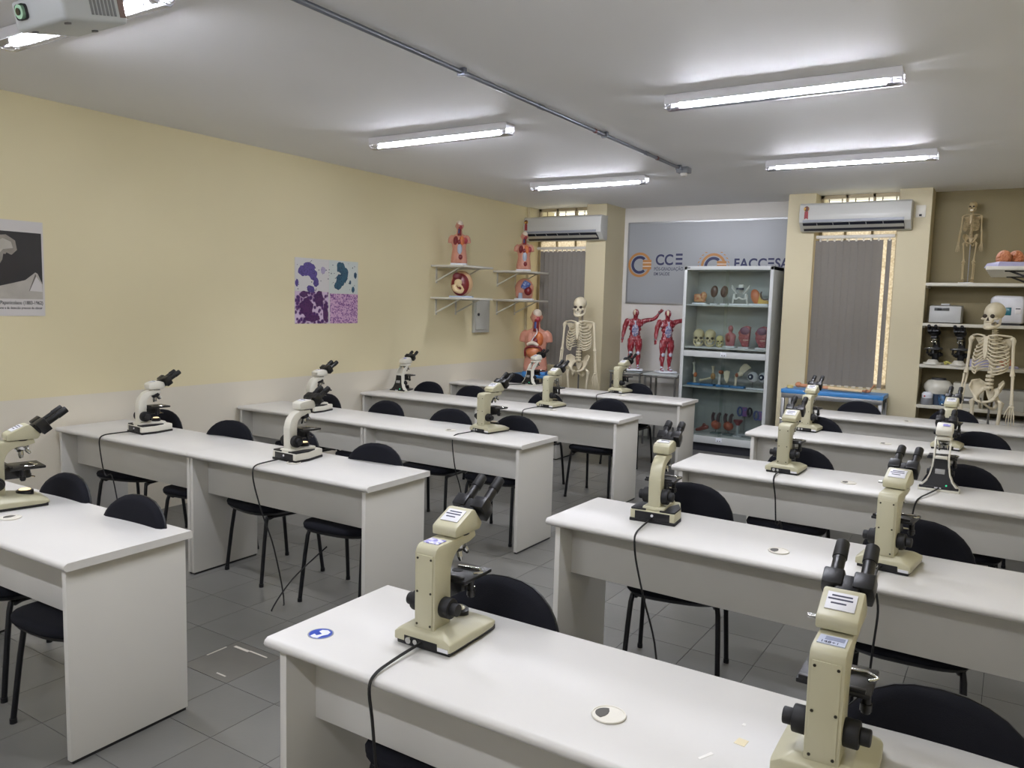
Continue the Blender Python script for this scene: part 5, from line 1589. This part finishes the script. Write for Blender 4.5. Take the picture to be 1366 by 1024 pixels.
for s in (-1, 1):
    pv.sheet([[(s * (0.03 + 0.07 * v), 0.03 - 0.05 * u, 0.13 + 0.11 * v * math.sin(PI * (0.2 + 0.6 * u))) for v in (0, 0.33, 0.66, 1)] for u in (0, 0.25, 0.5, 0.75, 1)], 0.012)
    pv.tube([(s * 0.07, 0.0, 0.13), (s * 0.06, -0.02, 0.08), (s * 0.03, -0.045, 0.07), (0, -0.05, 0.09)], [0.016, 0.013, 0.011, 0.012], 8, smooth=3)
    pv.tube([(s * 0.07, 0.01, 0.12), (s * 0.08, -0.01, 0.06), (s * 0.085, 0.0, 0.018)], [0.016, 0.012, 0.01], 8, smooth=3)
pv.prism([(-0.03, 0.24), (0.03, 0.24), (0.02, 0.14), (-0.02, 0.14)], 'y', 0.01, 0.04, 0.006)
pv.build('pelvis_bones', mat('white_bone_plastic', '#cfd0cc', rough=0.4), t, remesh=0.006, relax=2)
MB().cyl((0, -0.02, 0.20), (0, -0.02, 0.175), 0.045, n=16).build('dark_disc', mat('dark_blue_disc', '#2c3550', rough=0.4), t)
t = item('ear_model', 'orange and yellow ear model on the top shelf beside the pelvis', 3.06, S1)
MB().bx(-0.11, 0.11, -0.06, 0.06, 0, 0.022, 0.003).build('model_base', M_base_w, t)
MB().ell((-0.05, 0, 0.10), (0.055, 0.04, 0.09), (0, -0.3, 0)).build('ear_flap', mat('orange_pink_ear', '#c9854f', rough=0.4, color2='#b5563c', scale=20), t)
MB().prism([(-0.02, 0.022), (0.11, 0.022), (0.09, 0.06), (0.02, 0.07), (0.0, 0.14)], 'y', -0.03, 0.05, 0.006).build('bone_block', mat('yellow_block', '#c9a545', rough=0.4), t)
MB().tube([(0.02, -0.03, 0.16), (0.015, -0.035, 0.11), (0.05, -0.03, 0.07), (0.10, -0.03, 0.075)], 0.008, 7, smooth=4).build('dark_canal', mat('dark_canal', '#4a2f28', rough=0.4), t)
# shelf 2
M_skull2 = mat('yellowed_skull', '#c9bd97', rough=0.45, var=0.15, scale=30)
for x, s, lb in ((2.365, 0.92, 'larger skull model at the end of the second cabinet shelf'), (2.505, 0.92, 'larger skull model second from the end of the second shelf'), (2.625, 0.62, 'small yellowish child skull on the second shelf')):
    t = item('skull_model', lb, x, S2, 7.66, math.radians(16))
    make_skull(t, (0, 0, 0.096 * s), s, M_skull2 if s > 0.7 else mat('yellow_green_skull', '#c2ba80', rough=0.45), 'cranium')
t = item('mini_torso', 'small pink torso model on the second cabinet shelf', 2.74, S2)
MB().bx(-0.07, 0.07, -0.05, 0.05, 0, 0.02, 0.003).build('model_base', M_base_w, t)
MB().loft([[(rx * math.cos(2 * PI * k / 14), ry * math.sin(2 * PI * k / 14), z) for k in range(14)] for z, rx, ry in ((0.02, 0.05, 0.035), (0.08, 0.06, 0.04), (0.14, 0.068, 0.04), (0.165, 0.05, 0.03), (0.175, 0.022, 0.02), (0.20, 0.02, 0.02))]).ell((0, 0, 0.225), (0.03, 0.034, 0.038)).build('body', mat('rosy_skin_plastic', '#a8616a', rough=0.4), t, remesh=0.006, relax=2)
MB().ell((-0.012, -0.03, 0.11), (0.03, 0.018, 0.05)).build('organs', M_organ_r, t)
for x, lb in ((2.91, 'red half-head section in the middle of the second shelf'), (3.105, 'red half-head section at the far end of the second shelf')):
    t = item('half_head_model', lb, x, S2)
    MB().bx(-0.06, 0.06, -0.05, 0.05, 0, 0.016, 0.003).build('model_base', M_base_w, t)
    MB().prism([(-0.02, 0.02), (0.05, 0.02), (0.055, 0.10), (0.065, 0.255), (0.02, 0.265), (-0.04, 0.24), (-0.075, 0.18), (-0.06, 0.15), (-0.07, 0.125), (-0.05, 0.08), (-0.035, 0.06)], 'y', -0.03, 0.03, 0.008).build('head_section', mat('crimson_head_section', '#8a2f3c', rough=0.4, color2='#b06a70', scale=40, thr=(0.5, 0.7)), t, angle=30)
    MB().ell((0.005, -0.032, 0.205), (0.055, 0.012, 0.045)).build('brain_section', mat('purple_brain_section', '#6b3f5c', rough=0.4), t)
    MB().bx(-0.01, 0.05, -0.036, -0.028, 0.095, 0.102).build('pale_band', M_organ_w, t)
# shelf 3
def joint(label, x, kind):
    t = item('joint_model', label, x, S3)
    MB().bx(-0.08, 0.08, -0.05, 0.05, 0, 0.026, 0.004).build('model_base', M_base_b, t)
    if kind == 'knee':
        MB().tube(*[bone(((0, 0, 0.03), (0, 0, 0.12)), 0.014, 1.6)[k] for k in (0, 1)], 9).build('lower_bone', M_bone, t)
        MB().tube(*[bone(((-0.01, 0, 0.13), (-0.02, 0.0, 0.27)), 0.014, 1.7)[k] for k in (0, 1)], 9).build('upper_bone', mat('pale_grey_bone', '#c3c3b8', rough=0.4), t)
        MB().ell((0.012, -0.022, 0.125), (0.022, 0.014, 0.03)).build('ligament', M_organ_o, t)
    if kind == 'elbow':
        MB().tube(*[bone(((-0.10, 0, 0.06), (0.05, 0, 0.10)), 0.012, 1.6)[k] for k in (0, 1)], 9).build('forearm_bone', M_bone, t)
        MB().tube(*[bone(((0.055, 0, 0.10), (0.055, 0.0, 0.24)), 0.013, 1.7)[k] for k in (0, 1)], 9).build('upper_bone', M_bone, t)
        MB().ell((0.06, -0.01, 0.12), (0.03, 0.022, 0.04)).build('ligament', mat('tan_ligament', '#b08a5a', rough=0.4), t)
        MB().cyl((0.05, 0, 0.02), (0.05, 0, 0.09), 0.005, n=8).build('rod', M_steel, t)
    if kind == 'shoulder':
        MB().sheet([[(-0.01, 0, 0.18), (0.03, 0.01, 0.20), (0.07, 0.0, 0.19)], [(0.0, 0, 0.12), (0.035, 0.015, 0.13), (0.065, 0.0, 0.13)], [(0.025, 0, 0.05), (0.035, 0.008, 0.05), (0.045, 0.0, 0.05)]], 0.012).build('shoulder_blade', M_bone, t)
        MB().tube(*[bone(((-0.055, 0, 0.028), (-0.05, 0, 0.16)), 0.013, 1.5)[k] for k in (0, 1)], 9).build('arm_bone', mat('white_bone_plastic', '#cfd0cc'), t)
        MB().ell((-0.035, -0.01, 0.175), (0.032, 0.022, 0.025)).build('ligament', mat('reddish_ligament', '#9a5a40', rough=0.4), t)
    if kind == 'hip':
        MB().tube(*[bone(((-0.03, 0, 0.028), (-0.025, 0, 0.15)), 0.014, 1.5)[k] for k in (0, 1)], 9).build('thigh_bone', M_bone, t)
        MB().sheet([[(0.0, 0, 0.17), (0.01, 0.02, 0.24), (0.05, 0.03, 0.29)], [(0.03, -0.01, 0.18), (0.06, 0.01, 0.24), (0.09, 0.02, 0.29)], [(0.05, -0.01, 0.17), (0.10, 0.0, 0.22), (0.14, 0.01, 0.25)]], 0.016).ell((0.02, 0, 0.165), (0.035, 0.028, 0.03)).build('hip_bone', M_bone, t)
        MB().ell((-0.012, -0.02, 0.155), (0.02, 0.016, 0.026)).build('ligament', mat('reddish_ligament', '#9a5a40'), t)
    return t
joint('knee joint model on a blue base at the end of the third shelf', 2.335, 'knee')
joint('bent elbow joint model on a blue base on the third shelf', 2.50, 'elbow')
joint('shoulder joint with white blade bone on the third shelf', 2.69, 'shoulder')
joint('hip joint with broad pale bone on the third shelf', 2.86, 'hip')
for x, lb in ((3.03, 'white eyeball model with dark iris nearer the hip joint'), (3.155, 'white eyeball model with dark iris at the cabinet edge')):
    t = item('eye_model', lb, x, S3)
    MB().bx(-0.06, 0.06, -0.04, 0.04, 0, 0.018, 0.003).build('model_base', M_base_w, t)
    MB().cyl((0, 0, 0.018), (0, 0, 0.09), 0.006, n=8).build('rod', M_steel, t)
    MB().ell((0, 0, 0.145), 0.06, None, 22, 14).build('eyeball', mat('white_eyeball', '#c9cbd0', rough=0.25), t)
    MB().cyl((-0.012, -0.052, 0.148), (-0.014, -0.062, 0.149), 0.034, 0.028, n=20).build('iris', mat('dark_iris', '#3a3f52', rough=0.25), t)
    MB().cyl((-0.014, -0.061, 0.149), (-0.0145, -0.064, 0.149), 0.012, n=14).build('pupil', M_base_w, t)
# shelf 4
t = item('foetus_model', 'small reddish curled model lying on the lowest cabinet shelf', 2.46, S4)
MB().tube([(-0.08, 0, 0.02), (-0.03, 0, 0.035), (0.03, 0, 0.06), (0.07, 0, 0.07)], [0.015, 0.022, 0.028, 0.02], 9, smooth=3).tube([(0.0, 0, 0.05), (0.03, -0.02, 0.10)], [0.016, 0.02], 8).build('body', mat('reddish_plastic', '#8a4238', rough=0.4), t)
for x, lb in ((2.625, 'red heart model with dark vessels, first on the lowest shelf'), (2.775, 'red heart model with green stand, second on the lowest shelf')):
    t = item('heart_model', lb, x, S4)
    MB().bx(-0.055, 0.055, -0.05, 0.05, 0, 0.016, 0.003).build('model_base', mat('grey_green_base', '#6f7f80', rough=0.4), t)
    MB().cyl((0, 0, 0.015), (0, 0, 0.05), 0.007, n=8).build('rod', M_steel, t)
    MB().ell((0, 0, 0.105), (0.062, 0.045, 0.055), (0, 0.3, 0)).build('heart', mat('red_heart', '#95382f', rough=0.35, color2='#b86a4a', scale=30), t)
    MB().tube([(-0.03, 0, 0.13), (-0.045, 0, 0.2), (-0.03, 0, 0.25)], [0.022, 0.02, 0.018], 9, smooth=3).tube([(0.02, 0, 0.13), (0.025, 0, 0.22), (0.05, 0, 0.245)], [0.022, 0.02, 0.018], 9, smooth=3).build('vessels', mat('dark_teal_vessels', '#3d4a4c', rough=0.4, color2='#5f3036', scale=20), t)
t = item('funnel_model', 'dark red funnel-shaped model on a clear stem on the lowest shelf', 2.905, S4, 7.62)
MB().cyl((0, 0, 0), (0, 0, 0.014), 0.05, n=20).build('model_base', M_base_w, t)
MB().cyl((0, 0, 0.012), (0, 0, 0.14), 0.018, n=12).build('stem', mat('pale_clear_stem', '#a9b3b5', rough=0.2), t)
MB().lathe([(0.015, 0.13), (0.03, 0.15), (0.055, 0.19), (0.05, 0.20), (0.0, 0.2)], (0, 0, 0), 18).build('funnel', mat('maroon_funnel', '#7c2f35', rough=0.4), t)
for x, z, lb in ((2.93, 0.36, 'blue, pink and black disc display hanging higher in the cabinet'), (3.125, 0.33, 'blue, pink and black disc display nearer the cabinet edge')):
    t = item('disc_display', lb, x, S4, 7.78)
    MB().bx(-0.07, 0.07, -0.03, 0.03, 0, 0.012, 0.002).build('model_base', M_base_w, t)
    MB().cyl((0, 0, 0.012), (0, 0, z - S4 + 0.1), 0.005, n=8).build('rod', M_steel, t)
    zc = z - S4 + 0.12
    for k, (dx, mm, nm) in enumerate(((-0.055, M_organ_b, 'ring'), (0.0, mat('pink_blue_plate', '#7a4a86', rough=0.4, color2='#3f4f96', scale=40, thr=(0.45, 0.55)), 'plate'), (0.06, mat('black_ring', '#23202c', rough=0.4), 'ring'))):
        if nm == 'plate':
            MB().bx(dx - 0.03, dx + 0.03, -0.012, 0.0, zc - 0.055, zc + 0.055, 0.004).build('plate', mm, t)
        else:
            MB().tube([(dx + 0.026 * math.cos(a), -0.006, zc + 0.05 * math.sin(a)) for a in [2 * PI * j / 14 for j in range(14)]], 0.012, 7, closed=True).build('ring', mm, t)

# ================================================================== equipment shelves in the niche
M_sh = mat('cream_painted_shelf', '#cdc9ba', rough=0.5)
SHZ = [2.006, 1.600, 1.180, 0.765]
for z, lb in zip(SHZ, ('topmost cream shelf in the niche under the small skeleton', 'second cream shelf in the niche with the grey display box', 'third cream shelf in the niche with two black microscopes', 'fourth cream shelf in the niche with the centrifuge')):
    t = thing('niche_shelf', lb, 'shelf', ((PX[3] + XR) / 2, YN, z), 0, 'shelves in the niche')
    w = (XR - PX[3]) / 2
    MB().bx(-w, w, -0.35, 0, -0.032, 0.0, 0.003).build('board', M_sh, t)
    MB().bx(-w + 0.002, -w + 0.02, -0.3, 0, -0.05, -0.032).bx(w - 0.02, w - 0.002, -0.3, 0, -0.05, -0.032).build('support_batten', M_sh, t)
def shelf_item(name, label, cat, x, z, y=7.66, rz=0.0):
    return thing(name, label, cat, (x, y, z), rz, 'equipment on the niche shelves')
M_inst = mat('pale_grey_instrument', '#b3b4b2', rough=0.4)
t = shelf_item('display_box', 'pale grey instrument box with dark display on the second niche shelf', 'instrument', 4.955, SHZ[1], 7.66, math.radians(-3))
MB().prism([(-0.12, 0.008), (-0.105, 0.175), (0.09, 0.185), (0.1, 0.008)], 'x', -0.142, 0.142, 0.006).build('casing', M_inst, t)
MB().box((-0.03, -0.111, 0.142), (0.135, 0.006, 0.03), 0.001, (0.09, 0, 0)).build('display_panel', mat('grey_display', '#4f5252', rough=0.3), t)
MB().box((-0.05, -0.115, 0.142), (0.04, 0.004, 0.02), 0.0005, (0.09, 0, 0)).build('readout', M_black, t)
MB().bx(-0.05, 0.03, -0.04, 0.02, 0.183, 0.20, 0.004).build('lid_handle', M_inst, t)
t = shelf_item('rounded_analyser', 'white rounded analyser with teal screen behind the skull', 'instrument', 5.49, SHZ[1], 7.66, math.radians(-8))
MB().prism([(-0.14, 0.02), (0.14, 0.02), (0.145, 0.24), (0.12, 0.285), (-0.11, 0.29), (-0.145, 0.26)], 'y', -0.11, 0.12, 0.022, 3).build('casing', mat('white_analyser_shell', '#cfcfd3', rough=0.35), t, angle=50)
MB().box((-0.005, -0.112, 0.135), (0.09, 0.006, 0.075), 0.004).build('screen', mat('teal_screen', '#1f5c66', rough=0.2, emit=0.15), t)
MB().box((0.095, -0.112, 0.145), (0.05, 0.006, 0.06), 0.004).build('control_panel', mat('pale_panel', '#e2dedd', rough=0.4), t)
MB().box((0.095, -0.116, 0.163), (0.04, 0.004, 0.012), 0.001).build('button', M_dark, t)
MB().bx(-0.12, 0.12, -0.09, 0.1, 0.0, 0.022).build('foot', M_black, t)
def black_scope(label, x):
    t = shelf_item('shelf_microscope', label, 'microscope', x, SHZ[2], 7.70, math.radians(180 - 8))
    MB().prism([(-0.095, 0), (0.095, 0), (0.085, 0.16), (0.05, 0.22), (-0.05, 0.22), (-0.085, 0.16)], 'z', 0.0, 0.02, 0.006).build('base', M_cream_w, t)
    MB().lathe([(0, 0.02), (0.06, 0.02), (0.04, 0.05), (0, 0.05)], (0, 0.13, 0), 20).build('lamp_dome', M_cream_w, t)
    MB().prism([(0.0, 0.02), (0.0, 0.24), (0.03, 0.28), (0.16, 0.29), (0.16, 0.262), (0.07, 0.245), (0.055, 0.2), (0.055, 0.02)], 'x', -0.028, 0.028, 0.006).build('arm', M_mblack, t)
    knobs(t, 0.1, 0.04, 0.028, 0.026, 0.04)
    nosepiece(t, 0.125, 0.262)
    stage(t, 0.13, 0.16)
    MB().ell((0, 0.13, 0.325), (0.055, 0.055, 0.045)).build('head', M_mblack, t)
    eyepieces(t, 0.155, 0.335, 30, L=0.06)
    return t
black_scope('black microscope on a white foot next to the pier, third niche shelf', 4.89)
black_scope('black microscope on a white foot nearest the big skeleton', 5.12)
t = shelf_item('yellow_cloth', 'crumpled yellow cloth lying at the shelf edge between the two black microscopes', 'cloth', 5.03, SHZ[2], 7.53)
g = []
rr = random.Random(5)
for i in range(7):
    g.append([(-0.05 + 0.1 * i / 6 + rr.uniform(-.006, .006), -0.02 + 0.045 * j / 4 + rr.uniform(-.004, .004), 0.006 + rr.uniform(0, 0.035) + 0.015 * math.sin(i)) for j in range(5)])
MB().sheet(g, 0.004).build('folds', mat('pale_yellow_cloth', '#c9c46a', rough=0.8), t)
M_brain = mat('orange_brain_plastic', '#c07a50', rough=0.5, var=0.15, scale=30)
def brain(label, loc, s, group, tray=True):
    t = thing('brain_model', label, 'anatomical model', loc, math.radians(20), group, s)
    if tray:
        MB().loft([[(x * 0.105 * k, y * 0.12 * k, z) for x, y in ((-1, -1), (1, -1), (1, 1), (-1, 1))] for k, z in ((1.0, 0.0), (0.88, 0.03))], 0.004).build('tray', M_base_l, t)
    for s_ in (-1, 1):
        bb = bmesh.new()
        bmesh.ops.create_icosphere(bb, subdivisions=5, radius=1.0)
        from mathutils import noise
        for v in bb.verts:
            p = v.co.copy()
            n_ = abs(noise.noise(p * 3.2 + Vector((s_ * 4, 0, 0)))) + 0.5 * abs(noise.noise(p * 6.5))
            f_ = 1.0 - 0.22 * max(0.0, 0.28 - n_) / 0.28
            v.co = Vector((p.x * 0.037 * f_ + s_ * 0.034, p.y * 0.078 * f_, max(-0.5, p.z) * 0.052 * f_ + 0.055))
        m_ = MB()
        m_._merge(bb)
        m_.build('hemisphere', M_brain, t, angle=80)
    return t
brain('orange brain model on a lilac tray on the black-bracketed shelf', (5.50, 4.36, 1.992), 1.0, 'brain models')
brain('orange brain model on a lilac base behind the big skeleton arm', (5.51, 7.62, SHZ[2]), 0.82, 'brain models')
t = shelf_item('lilac_box', 'flat lilac plastic box behind the skeleton ribs on the third niche shelf', 'box', 5.30, SHZ[2], 7.66)
MB().bx(-0.10, 0.10, -0.09, 0.09, 0, 0.06, 0.006).build('tub', M_base_l, t)
MB().bx(-0.104, 0.104, -0.094, 0.094, 0.058, 0.07, 0.004).build('lid', M_base_l, t)
t = shelf_item('centrifuge', 'white bowl-shaped centrifuge with dark lid on the fourth niche shelf', 'instrument', 4.935, SHZ[3], 7.68)
MB().lathe([(0.0, 0.0), (0.10, 0.0), (0.105, 0.11), (0.12, 0.14), (0.135, 0.17), (0.13, 0.205), (0.10, 0.245), (0.07, 0.255), (0.0, 0.255)], (0, 0, 0), 28).build('bowl', M_cream_w, t)
MB().lathe([(0.0, 0.253), (0.072, 0.253), (0.066, 0.272), (0.0, 0.275)], (0, 0, 0), 24).build('lid', M_dark, t)
MB().lathe([(0.0, 0.0), (0.107, 0.0), (0.107, 0.115), (0.0, 0.115)], (0, 0, 0), 24).build('dark_base', mat('dark_blue_grey_base', '#2e3d52', rough=0.5), t)
t = shelf_item('tube_mixer', 'small white and grey mixer in front of the centrifuge', 'instrument', 4.85, SHZ[3], 7.56)
MB().lathe([(0.0, 0.0), (0.055, 0.0), (0.058, 0.05), (0.05, 0.07), (0.0, 0.07)], (0, 0, 0), 24).build('foot', mat('mid_grey_plastic', '#77797c', rough=0.5), t)
MB().lathe([(0.0, 0.07), (0.05, 0.07), (0.052, 0.11), (0.035, 0.13), (0.0, 0.13)], (0, 0, 0), 24).build('cup', M_base_w, t)
MB().cyl((-0.02, -0.05, 0.09), (-0.021, -0.055, 0.09), 0.008, n=12).build('red_dot', mat('red_dot', '#a83a3a', rough=0.4), t)
t = shelf_item('blue_bag', 'crumpled blue plastic bag beside the centrifuge', 'bag', 5.0, SHZ[3], 7.55)
MB().ell((0, 0, 0.05), (0.05, 0.03, 0.055), None, 12, 8).ell((-0.02, 0, 0.085), (0.03, 0.02, 0.035)).build('bag', mat('blue_plastic_film', '#3d6a94', rough=0.35, color2='#23384f', scale=30, thr=(0.4, 0.6)), t, remesh=0.008)
t = shelf_item('metal_instrument', 'cream box instrument with a dark socket strip on the fourth niche shelf', 'instrument', 5.21, SHZ[3], 7.68)
MB().bx(-0.135, 0.135, -0.13, 0.12, 0.0, 0.24, 0.004).build('casing', mat('cream_metal_casing', '#bdb9a8', rough=0.45), t)
MB().box((0.0, -0.131, 0.075), (0.24, 0.004, 0.07), 0.001).build('front_strip', mat('dark_front_strip', '#57554f', rough=0.5), t)
MB().box((0.0, -0.134, 0.08), (0.06, 0.004, 0.02), 0.001).box((-0.08, -0.134, 0.08), (0.03, 0.006, 0.03), 0.004).build('switches', M_label, t)
for k, (x, h, lb) in enumerate(((5.56, 0.20, 'stack of pale paper cartons behind the big skeleton hand'),)):
    t = shelf_item('carton', lb, 'box', x, SHZ[3], 7.68)
    MB().bx(-0.13, 0.13, -0.12, 0.12, 0, h * 0.5, 0.003).build('lower_box', mat('pale_carton', '#c3c2ba', rough=0.6), t)
    MB().bx(-0.125, 0.125, -0.115, 0.115, h * 0.5, h, 0.003).build('upper_box', mat('pale_carton', '#c3c2ba'), t)
t = thing('white_cupboard', 'white low cupboard under the equipment shelves', 'cupboard', (5.36, YN - 0.005, 0))
MB().bx(-0.40, 0.5, -0.34, 0, 0.05, 0.66, 0.003).build('body', M_panel, t)
MB().bx(-0.395, 0.048, -0.358, -0.341, 0.06, 0.65, 0.002).build('door', M_panel, t)
MB().bx(0.052, 0.495, -0.358, -0.341, 0.06, 0.65, 0.002).build('door', M_panel, t)
MB().bx(-0.38, 0.48, -0.3, -0.02, 0, 0.05).build('plinth', M_dark, t)

# ================================================================== blue-topped table with the arm model
t = thing('blue_top_table', 'grey steel table with a bright blue top under the far blind', 'table', (4.0, 7.27, 0))
MB().bx(-0.50, 0.50, -0.19, 0.19, 0.815, 0.858, 0.004).build('table_top', mat('bright_blue_top', '#3f86c6', rough=0.4, var=0.1, scale=12), t)
MB().bx(-0.495, 0.495, -0.185, -0.165, 0.765, 0.815, 0.002).bx(-0.495, 0.495, 0.165, 0.185, 0.765, 0.815, 0.002).build('apron', M_alu, t)
for sx in (-1, 1):
    for sy in (-1, 1):
        MB().bx(sx * 0.478 - 0.018, sx * 0.478 + 0.018, sy * 0.168 - 0.018, sy * 0.168 + 0.018, 0, 0.765, 0.002).build('leg', M_alu, t)
t = thing('arm_skeleton_model', 'skinless arm model with hand lying on the blue table top', 'anatomical model', (4.0, 7.27, 0.858))
M_arm = mat('orange_bone_arm', '#cf9f74', rough=0.45, color2='#b5623f', scale=14)
MB().tube([(-0.34, -0.02, 0.035), (-0.05, -0.03, 0.03)], [0.02, 0.016], 9).ell((-0.36, -0.02, 0.04), (0.035, 0.03, 0.03)).build('upper_arm', M_arm, t)
MB().tube([(-0.05, -0.05, 0.03), (0.28, -0.06, 0.022)], [0.02, 0.014], 9).tube([(-0.05, -0.02, 0.032), (0.28, -0.035, 0.024)], [0.014, 0.012], 8).build('forearm', mat('cream_arm_bone', '#d9bd92', rough=0.45), t)
h = MB().ell((0.32, -0.05, 0.025), (0.045, 0.028, 0.016))
for k in range(4):
    h.tube([(0.35, -0.065 + 0.012 * k, 0.028), (0.37, -0.066 + 0.013 * k, 0.06), (0.385 + 0.004 * k, -0.064 + 0.013 * k, 0.10 - 0.006 * abs(k - 1.5))], [0.008, 0.0075, 0.005], 7, smooth=3)
h.tube([(0.31, -0.075, 0.03), (0.33, -0.10, 0.045)], [0.009, 0.006], 7)
h.build('hand', M_arm, t)
MB().lathe([(0.022, 0.0), (0.034, 0.004), (0.034, 0.03), (0.022, 0.034)], (-0.44, -0.04, 0.0), 20).build('shoulder_cap', mat('yellow_bone_cap', '#cdbb7a', rough=0.45), t)
